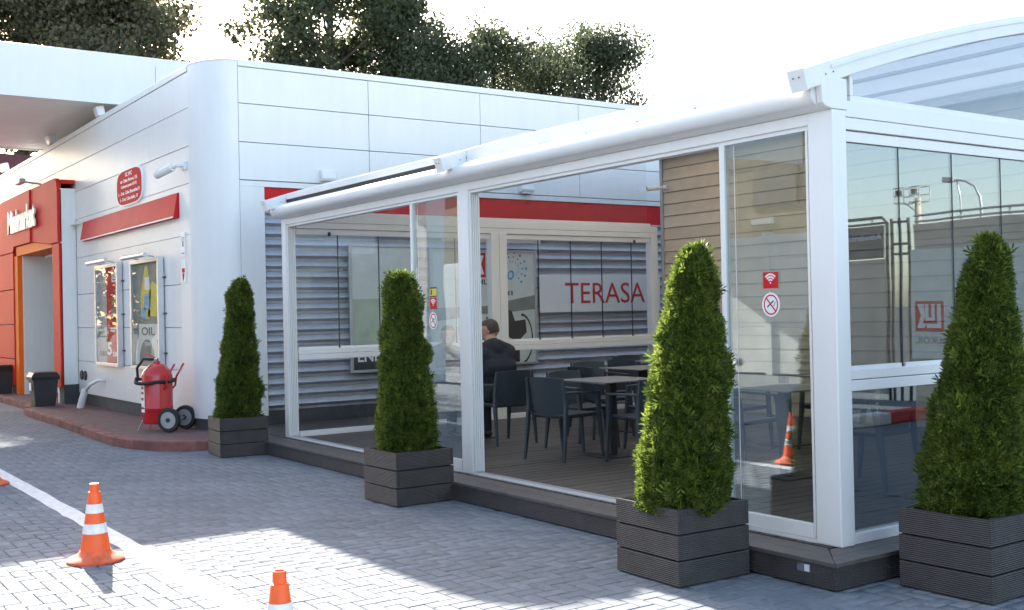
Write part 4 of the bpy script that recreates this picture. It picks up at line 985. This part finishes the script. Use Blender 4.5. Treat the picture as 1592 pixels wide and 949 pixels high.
def furniture():
    c0 = chair_proto(); t0 = table_proto(); first = [True, True]
    T = [(-8.58, 7.12, 'table nearest the open bay, dark square top'), (-10.0, 8.80, 'second table back behind the nearest one'), (-11.05, 10.22, 'farthest table in the back corner by the corrugated wall'),
         (-10.93, 6.95, 'table between the two seated men'), (-6.5, 7.32, 'table right behind the right glass door'), (-8.0, 9.0, 'rear table seen through the right glass door')]
    for i, (x, y, lab) in enumerate(T):
        o = t0 if i == 0 else copy_tree(t0); o.location = (x, y, ZD); o['label'] = lab
    C = [(-10.28, 6.95, 90, 'chair the man in the dark jacket sits on, back to the camera'), (-11.62, 6.97, -90, 'chair of the man facing right behind the left glass door'),
         (-8.76, 6.66, 10, 'chair at the nearest table with its back to the open bay'), (-7.97, 7.03, 84, 'chair at the nearest table beside the sunlit thuja'),
         (-9.26, 7.28, -82, 'chair on the left side of the nearest table'), (-8.62, 7.82, 178, 'chair on the far side of the nearest table'),
         (-10.72, 8.72, -95, 'chair on the left side of the second table'), (-10.02, 9.46, 183, 'chair on the far side of the second table'), (-9.30, 8.82, 92, 'chair on the right side of the second table'), (-9.98, 8.12, -3, 'chair on the near side of the second table'),
         (-11.72, 10.25, -88, 'chair on the left side of the farthest table'), (-11.02, 9.58, 4, 'chair on the near side of the farthest table'), (-10.35, 10.2, 94, 'chair on the right side of the farthest table'),
         (-5.74, 7.46, 96, 'chair standing close behind the right end glass'), (-7.12, 7.42, -86, 'chair on the left of the table behind the glass door'), (-7.35, 9.05, 90, 'chair on the right of the rear table behind the glass door'), (-8.05, 8.3, 5, 'chair on the near side of the rear table')]
    for i, (x, y, a, lab) in enumerate(C):
        o = c0 if i == 0 else copy_tree(c0); o.location = (x, y, ZD); o.rotation_euler.z = R(a); o['label'] = lab
furniture()

# ------------------------------------------------------------------ seated people: one continuous remeshed body
def person(label, loc, rz, top, headyaw=0., headpitch=0., sc_=1.):
    prim = []                                        # (a, b, ra, rb, material)
    def cap(a, b, ra, rb, m): prim.append((Vector(a), Vector(b), ra, rb, m))
    cap((-.09, 0, .54), (.09, 0, .54), .125, .125, 'trousers'); cap((0, -.02, .58), (0, .02, .72), .145, .145, top)
    cap((-.03, .03, .74), (.03, .03, .74), .145, .145, top)
    cap((-.07, .05, .86), (.07, .05, .86), .135, .135, top); cap((-.12, .06, .95), (.12, .06, .95), .105, .105, top); cap((-.165, .06, .985), (.165, .06, .985), .082, .082, top); cap((-.10, .03, .80), (.10, .03, .80), .15, .15, top)
    for s in (-1, 1): cap((s*.03, .05, 1.03), (s*.17, .055, .975), .085, .085, top); cap((s*.10, .03, .70), (s*.15, .045, .93), .115, .115, top)
    cap((0, .05, 1.0), (0, .07, 1.055), .105, .075, top)
    cap((0, .08, 1.05), (0, .11, 1.13), .066, .064, 'skin')
    hc = Vector((0, .135, 1.205)); M = Matrix.Rotation(headyaw, 3, 'Z') @ Matrix.Rotation(headpitch, 3, 'X')
    def hp(x, y, z): return hc+M @ Vector((x, y, z))
    cap(hp(0, -.022, .032), hp(0, .025, .030), .093, .090, 'head'); cap(hp(0, -.03, .0), hp(0, .02, -.01), .084, .083, 'head')
    cap(hp(0, .035, -.045), hp(0, .055, -.085), .058, .036, 'skin'); cap(hp(-.03, .04, -.06), hp(.03, .04, -.06), .038, .038, 'skin')
    cap(hp(0, .098, .01), hp(0, .112, -.025), .010, .015, 'skin'); cap(hp(-.018, .088, -.058), hp(.018, .088, -.058), .010, .010, 'skin')
    for s in (-1, 1):
        cap(hp(s*.080, -.005, .012), hp(s*.084, -.012, -.025), .017, .012, 'skin'); cap(hp(s*.032, .083, .018), hp(s*.034, .083, .018), .013, .013, 'skin')
        hip = (s*.09, .02, .545); kn = (s*.13, .44, .53); an = (s*.13, .40, .10)
        cap(hip, kn, .095, .066, 'trousers'); cap(kn, an, .064, .046, 'trousers'); cap((s*.13, .38, .05), (s*.145, .56, .035), .042, .034, 'shoe')
        sh = (s*.205, .06, .975); el = (s*.285, .22, .76); wr = (s*.15, .42, .815)
        cap(sh, el, .072, .054, top); cap(el, wr, .052, .036, top)
        cap(wr, (s*.12, .455, .812), .033, .036, 'skin'); cap((s*.12, .455, .81), (s*.09, .50, .803), .036, .034, 'skin')
        for k, ln in enumerate((.062, .075, .080, .072)):
            b = Vector((s*(.118-.020*k), .505+.006*k, .803)); m_ = b+Vector((-s*.008, ln*.55, .010)); e = m_+Vector((-s*.006, ln*.4, -.016))
            cap(b, m_, .0095, .009, 'skin'); cap(m_, e, .009, .0075, 'skin')
        cap((s*.075, .475, .812), (s*.050, .51, .822), .012, .010, 'skin'); cap((s*.050, .51, .822), (s*.045, .54, .815), .010, .008, 'skin')
    mb = MB()
    for a, b, ra, rb, m in prim:
        d = (b-a); L = d.length; d.normalize()
        pts = []; rs = []
        for k in range(1, 6): t = math.pi/2*k/6; pts.append(a-d*ra*math.cos(t)); rs.append(ra*math.sin(t))
        pts.append(a); rs.append(ra); pts.append(b); rs.append(rb)
        for k in range(5, 0, -1): t = math.pi/2*k/6; pts.append(b+d*rb*math.cos(t)); rs.append(rb*math.sin(t))
        mb.tube(pts, rs, 14)
    tmp = mb.build('tmp', 'skin'); r = tmp.modifiers.new('r', 'REMESH'); r.mode = 'VOXEL'; r.voxel_size = .0085
    sm = tmp.modifiers.new('s', 'SMOOTH'); sm.iterations = 9; sm.factor = .5
    dg = bpy.context.evaluated_depsgraph_get(); me = bpy.data.meshes.new_from_object(tmp.evaluated_get(dg)); bpy.data.objects.remove(tmp)
    me.name = 'person'; me.materials.clear(); ms = [top, 'trousers', 'skin', 'hair', 'shoe']
    for m in ms: me.materials.append(MATS[m])
    nf = len(me.polygons); C = np.empty(nf*3, np.float32); me.polygons.foreach_get('center', C); C = C.reshape(-1, 3)
    best = np.full(nf, 9e9); idx = np.zeros(nf, np.int32); Mi = np.array(M.inverted()); hcn = np.array(hc)
    hl = (C-hcn) @ Mi.T
    hair = ((hl[:, 2] > .052+.25*np.maximum(0, hl[:, 1])) | ((hl[:, 1] < -.012) & (hl[:, 2] > -.045))) 
    for a, b, ra, rb, m in prim:
        A = np.array(a); D = np.array(b)-A; t = np.clip(((C-A) @ D)/(D @ D), 0, 1); dist = np.linalg.norm(C-A-t[:, None]*D, axis=1)-(ra+(rb-ra)*t)
        q = dist < best; best[q] = dist[q]
        idx[q] = np.where(hair[q], 3, 2) if m == 'head' else ms.index(m)
    me.polygons.foreach_set('material_index', idx); me.shade_smooth(); me.update()
    o = bpy.data.objects.new('person', me); col.objects.link(o); o.location = loc; o.rotation_euler.z = rz; o.scale = (sc_, sc_, sc_*.99)
    return tag(o, label, 'person')
person('seated man in a dark navy jacket with short cropped hair, seen from behind', (-10.36, 6.95, ZD-.0), R(90), 'jacket', R(38), R(-14), 1.05)
person('seated man in grey facing right, dimly seen through the left glass door', (-11.56, 6.97, ZD), R(-90), 'grey_shirt', R(-25), R(-8))

# ------------------------------------------------------------------ trees behind the buildings
def tree_mesh(seed, H, rad, base, leafm, nleaf=15000, leaf=.15, droop=0.):
    """returns trunk MB data and foliage arrays, local to the foot"""
    rs = np.random.RandomState(seed); tr = MB()
    top = H*.86; lean = rs.normal(size=2)*.3
    tr.tube([(0, 0, -.1), (lean[0]*.2, lean[1]*.2, H*.25), (lean[0]*.6, lean[1]*.6, H*.55), (lean[0], lean[1], top)], [.022*H, .017*H, .010*H, .003*H], 9)
    clumps = []
    nb = 26
    for k in range(nb):
        t = base+(1-base)*(k+.5)/nb; z = H*t*.92; a = k*2.4+rs.normal()*.4
        prof = math.sin(math.pi*min(1, .18+.82*(t-base)/(1-base)))**.7; rr = rad*prof*rs.uniform(.55, 1.05)
        s = Vector((lean[0]*t, lean[1]*t, z*.86)); e = Vector((lean[0]*t+rr*math.cos(a), lean[1]*t+rr*math.sin(a), min(z+rr*.35, H*(.84+.04*rs.rand()))))
        m = s.lerp(e, .5)+Vector((0, 0, -.12*rr))
        tr.tube([s, m, e], [.007*H*(1.2-t), .005*H*(1.2-t), .0015*H], 5, False)
        clumps.append((e, rs.uniform(.42, .70)*rad*.62)); clumps.append((m.lerp(e, .3)+Vector(rs.normal(size=3))*.3, rs.uniform(.42, .66)*rad*.6))
        for q in range(2):
            e2 = m.lerp(e, rs.uniform(.3, .9))+Vector(rs.normal(size=3))*rad*.16; tr.tube([m.lerp(e, .4), e2], [.003*H*(1.2-t), .001*H], 4, False); clumps.append((e2, rs.uniform(.22, .42)*rad*.6))
    clumps.append((Vector((lean[0], lean[1], H*.86)), rad*.40)); clumps.append((Vector((lean[0], lean[1], H*.80)), rad*.45))
    nleaf = int(nleaf*1.7); leaf *= .80
    w = np.array([c[1]**2.2 for c in clumps]); w /= w.sum(); ci = rs.choice(len(clumps), nleaf, p=w)
    P = np.array([tuple(c[0]) for c in clumps])[ci]; rr = np.array([c[1] for c in clumps])[ci]
    d = rs.normal(size=(nleaf, 3)); d /= np.linalg.norm(d, axis=1)[:, None]
    pos = P+d*(rr*rs.rand(nleaf)**.45)[:, None]*np.array([1, 1, .8]); pos[:, 2] -= droop*rs.rand(nleaf)**2*rr
    ax = rs.normal(size=(nleaf, 3)); ax[:, 2] -= .5+droop; ax /= np.linalg.norm(ax, axis=1)[:, None]
    nn = rs.normal(size=(nleaf, 3)); sd = np.cross(ax, nn); sd /= np.linalg.norm(sd, axis=1)[:, None]
    L = leaf*rs.uniform(.6, 1.3, nleaf)[:, None]; Wd = L*(.30 if droop else .42)
    V = np.stack([pos, pos+ax*L*.5+sd*Wd, pos+ax*L, pos+ax*L*.5-sd*Wd], 1).reshape(-1, 3); F = np.arange(nleaf*4).reshape(-1, 4)
    return tr, V, F
def tree(px, dist, H, rad, label, seed, base=.3, leafm='tree_leaf', n=15000, leaf=.17, droop=0., group='trees behind the shop roof', pos=None):
    if pos is None:
        lat = (px-796)/1726.5*dist; pos = (-.822*dist+.569*lat, .569*dist+.822*lat)
    T = thing('tree', label, 'tree', (pos[0], pos[1], 0), group)
    tr, V, F = tree_mesh(seed, H, rad, base, leafm, n, leaf, droop)
    tr.v = [(x+pos[0], y+pos[1], z) for x, y, z in tr.v]
    tr.build('trunk', 'bark', T); numesh('crown', V+np.array([pos[0], pos[1], 0]), F, leafm, T)
    return T
tree(40, 44, 17.5, 4.6, 'hazy leafy tree at the top left corner over the canopy', 11, .56, 'tree_leaf_b', 22000, .22)
tree(195, 42, 16.0, 3.3, 'tree above the canopy with a loose right edge', 12, .5, 'tree_leaf_b', 20000, .20)
tree(-170, 48, 16, 4.5, 'tree past the left edge over the canopy', 13, .56, 'tree_leaf_b', 10000, .22)
tree(515, 41, 18.0, 3.2, 'tallest tree above the roof, its top out of the frame', 14, .3, 'tree_leaf', 24000, .20)
tree(620, 43, 16.2, 2.6, 'tall tree right of the tallest one, reaching the top edge', 15, .35, 'tree_leaf', 18000, .19)
tree(452, 39, 12.2, 1.6, 'low bushy tree left of the tallest one', 21, .3, 'tree_leaf_b', 7000, .18)
tree(705, 40, 12.9, 2.7, 'low rounded tree in the dip of the tree line', 16, .25, 'tree_leaf', 18000, .17, .5)
tree(790, 42, 13.7, 2.9, 'drooping tree in the middle of the tree line', 17, .25, 'tree_leaf', 21000, .17, .6)
tree(920, 42, 14.0, 2.7, 'drooping tree at the right end of the tree line', 18, .2, 'tree_leaf', 22000, .17, .7)
tree(862, 45, 14.0, 2.7, 'tree filling the gap between the two drooping trees', 22, .2, 'tree_leaf', 17000, .17, .5)
tree(985, 44, 11.0, 1.6, 'small dark tree just above the pavilion rafter', 19, .2, 'tree_leaf', 8000, .17, .2)
tree(1182, 60, 13.6, 1.3, 'treetop peeping over the middle rafter', 20, .5, 'tree_leaf_b', 3000, .2)

# ------------------------------------------------------------------ what stands around: seen mirrored in the glass, plus added sky blockers
def surroundings():
    # panelled wall behind the forecourt
    W = thing('perimeter_wall', 'pale concrete panel wall behind the camera, mirrored in the glass door', 'wall', (-6, -9, 0))
    for k in range(14):
        for j in range(6):
            box('panel', -46+4*k+.01, -42+4*k-.01, -9.1, -9.0, .05+.54*j, .05+.54*j+.53, 'concrete_wall', W, bevel=.008)
        box('post', -46.1+4*k, -45.9+4*k, -9.16, -8.96, 0, 3.35, 'concrete_wall', W)
    # fence line on the right: tan wall, rail, banner
    F = thing('boundary_wall', 'tan wall with grey rail, seen mirrored in the right end glass', 'wall', (1.5, 16, 0))
    for j in range(11): box('wall_board', -3.3, 2.53, 16.0, 16.12, .0+.268*j, .262+.268*j, 'tan_wall', F, bevel=.006)
    for z in (2.99, 3.09): MB().tube([(-3.3, 16.06, z), (2.53, 16.06, z)], .02, 8).build('rail', 'grey_metal', F)
    for k in range(8): MB().tube([(-3.2+.81*k, 16.06, 2.95), (-3.2+.81*k, 16.06, 3.09)], .015, 6).build('baluster', 'grey_metal', F)
    G = thing('banner_fence', 'black tube fence carrying a black banner, mirrored in the right end glass', 'fence', (6, 16, 0))
    for a, b in ((3.05, 6.4), (6.6, 10)):
        MB().tube([(a, 16, 0), (a, 16, 3.0), (a+.10, 16, 3.10), (b-.10, 16, 3.10), (b, 16, 3.0), (b, 16, 0)], .028, 8).build('tube_frame', 'black_plastic', G, smooth=True)
        MB().tube([(a, 16, 3.0), (b, 16, 3.0)], .022, 8).build('rail', 'black_plastic', G)
        box('banner', a+.03, b-.03, 15.95, 15.97, 2.40, 2.96, 'dark_print', G); box('lower_panel', a+.04, b-.04, 15.975, 16.0, .1, 2.38, 'tan_wall', G)
        for k in range(4): MB().tube([(a+.3+.7*k, 16, 3.0), (a+.3+.7*k, 16, 3.10)], .013, 6).build('baluster', 'black_plastic', G)
    text('banner_lettering', 'Adevărata p', 3.12, 3.93, 2.69, 2.83, '-y', 15.948, 'white_print', G)
    for x in (2.62, 2.80, 2.96): MB().tube([(x, 16, 0), (x, 16, 3.06)], .028, 8).build('post', 'black_plastic', G)
    for z in (2.45, 2.62, 3.0): MB().tube([(2.62, 16, z), (2.96, 16, z)], .022, 8).build('rail', 'black_plastic', G)
    b = thing('fuel_billboard', 'pale billboard with the red fuel logo, mirrored in the right end glass', 'billboard', (1.2, 15.9, 0))
    box('board', -.6, 2.52, 15.88, 15.96, .72, 2.50, 'pale_print', b, bevel=.006)
    lukoil_logo('-y', 15.878, 1.91, 2.44, 1.15, 1.65, b); text('logo_lettering', 'LUKOIL', 1.89, 2.44, .96, 1.06, '-y', 15.878, 'grey_print', b, bold=.02)
    print_poly('picture', [[(.9, 1.7), (1.3, 1.6), (1.6, 1.9), (1.5, 2.3), (1.1, 2.4), (.9, 2.1)], [(-.4, 1.1), (.1, 1.0), (.3, 1.3), (-.2, 1.4)]], '-y', 15.878, 'blue_print', b)
    # red and white kerb
    K = tag(bpy.data.objects.new('painted_kerb', None), kind='structure'); col.objects.link(K)
    for k in range(12):
        box('kerb_stone', .62, .86, 4.0+1.25*k+.006, 5.25+1.25*k-.006, 0, .16, 'kerb_white' if k % 2 == 0 else 'kerb_red', K, bevel=.02)
    # street lamp and floodlight tower
    S = thing('street_lamp', 'tall street lamp with a curved arm, mirrored in the right end glass', 'street lamp', (16.5, 40, 0))
    MB().tube([(16.5, 40, 0), (16.5, 40, 5.3), (16.55, 40, 5.75), (16.75, 40, 6.18), (17.1, 40, 6.42), (17.6, 40, 6.55)], [.07, .055, .05, .045, .04, .04], 10).build('pole', 'grey_metal', S, smooth=True)
    MB().tube([(17.28, 40, 5.2), (17.3, 40, 5.9), (17.45, 40, 6.5)], .03, 8).build('brace', 'grey_metal', S); MB().bar((17.28, 40, 5.25), (16.5, 40, 5.25), .05, .05).build('brace', 'grey_metal', S)
    MB().bar((17.55, 40, 6.54), (18.1, 40, 6.62), .3, .22).build('lamp_head', 'grey_metal', S, bevel=.03); MB().bar((17.6, 40, 6.42), (18.05, 40, 6.49), .24, .02).build('lens', 'lamp_lens', S)
    Tw = thing('light_tower', 'lattice floodlight tower, mirrored in the right end glass', 'light tower', (33.3, 60, 0))
    MB().tube([(33.3, 60, 0), (33.3, 60, 8.2)], [.34, .2], 12).build('mast', 'tan_wall', Tw)
    for x0 in (32.85, 34.0):
        for z in (7.95, 8.4, 8.9):
            MB().tube([(x0, 59.5, z), (x0+.75, 59.5, z), (x0+.75, 60.5, z), (x0, 60.5, z), (x0, 59.5, z)], .028, 6).build('platform_rail', 'grey_metal', Tw)
        for x, y in ((x0, 59.5), (x0+.75, 59.5), (x0+.75, 60.5), (x0, 60.5), (x0+.37, 59.5)): MB().tube([(x, y, 7.95), (x, y, 8.9)], .026, 6).build('platform_strut', 'grey_metal', Tw)
        MB().bar((x0+.37, 60, 8.0), (33.3, 60, 7.3), .06, .06).build('brace', 'grey_metal', Tw)
        MB().bar((x0+.2, 59.45, 8.6), (x0+.55, 59.45, 8.6), .2, .3).build('floodlight_head', 'black_plastic', Tw)
    H_ = thing('blocker', 'added long brown warehouse behind the concrete panel wall, out of frame', 'building', (-12, -16, 0))  # added unseen block, keeps bright sky out of the door reflections
    box('wall', -56, 12, -24, -15, 0, 7.5, 'brown_render', H_); box('roof', -56.4, 12.4, -24.4, -14.6, 7.51, 7.8, 'grey_metal', H_)
    for k in range(11):
        w_ = box('window', -32+4*k, -30.2+4*k, -14.99, -14.94, 4.6, 6.6, 'brown_frame', H_); box('pane', -31.92+4*k, -30.28+4*k, -14.93, -14.92, 4.68, 6.52, 'dark_print', w_)
    tree(0, 0, 9.5, 3.4, 'rounded tree beside the added brown warehouse, out of frame', 62, .2, 'tree_leaf', 6000, .3, 0, 'trees across the forecourt', (16, -14))
    src = [o for o in col.objects if o.name.startswith('tree') and 'rounded tree' in o.get('label', '') and 'dip' not in o['label']][0]
    for k, (x, y) in enumerate(((-44, -3), (-50, -7), (-62, -12), (-64, -19), (-66, -27))):  # tree row added out of frame to keep bright horizon out of reflections
        t = copy_tree(src); t.location = (x, y, 0); t['group'] = 'trees across the forecourt'; t['label'] = 'tree across the forecourt left of the frame, '+['first', 'second', 'third', 'fourth', 'fifth'][k]+' in the row'; t.rotation_euler.z = k*1.3; t.scale = (1.2, 1.2, .9+.1*k)
    # low far block seen between canopy and roof edge
    Fb = thing('far_kiosk', 'dark red flat roofed block under the canopy at the left edge', 'building', (-44, 8.4, 0))
    box('wall', -47, -42, 5.5, 12.5, 0, 4.9, 'concrete_wall', Fb); box('roof', -47.3, -41.7, 5.2, 12.8, 4.91, 7.5, 'far_roof', Fb)
    for y in (6.5, 9.0): box('window', -42.02, -41.96, y, y+1.6, 1, 3, 'grey_door', Fb)
surroundings()
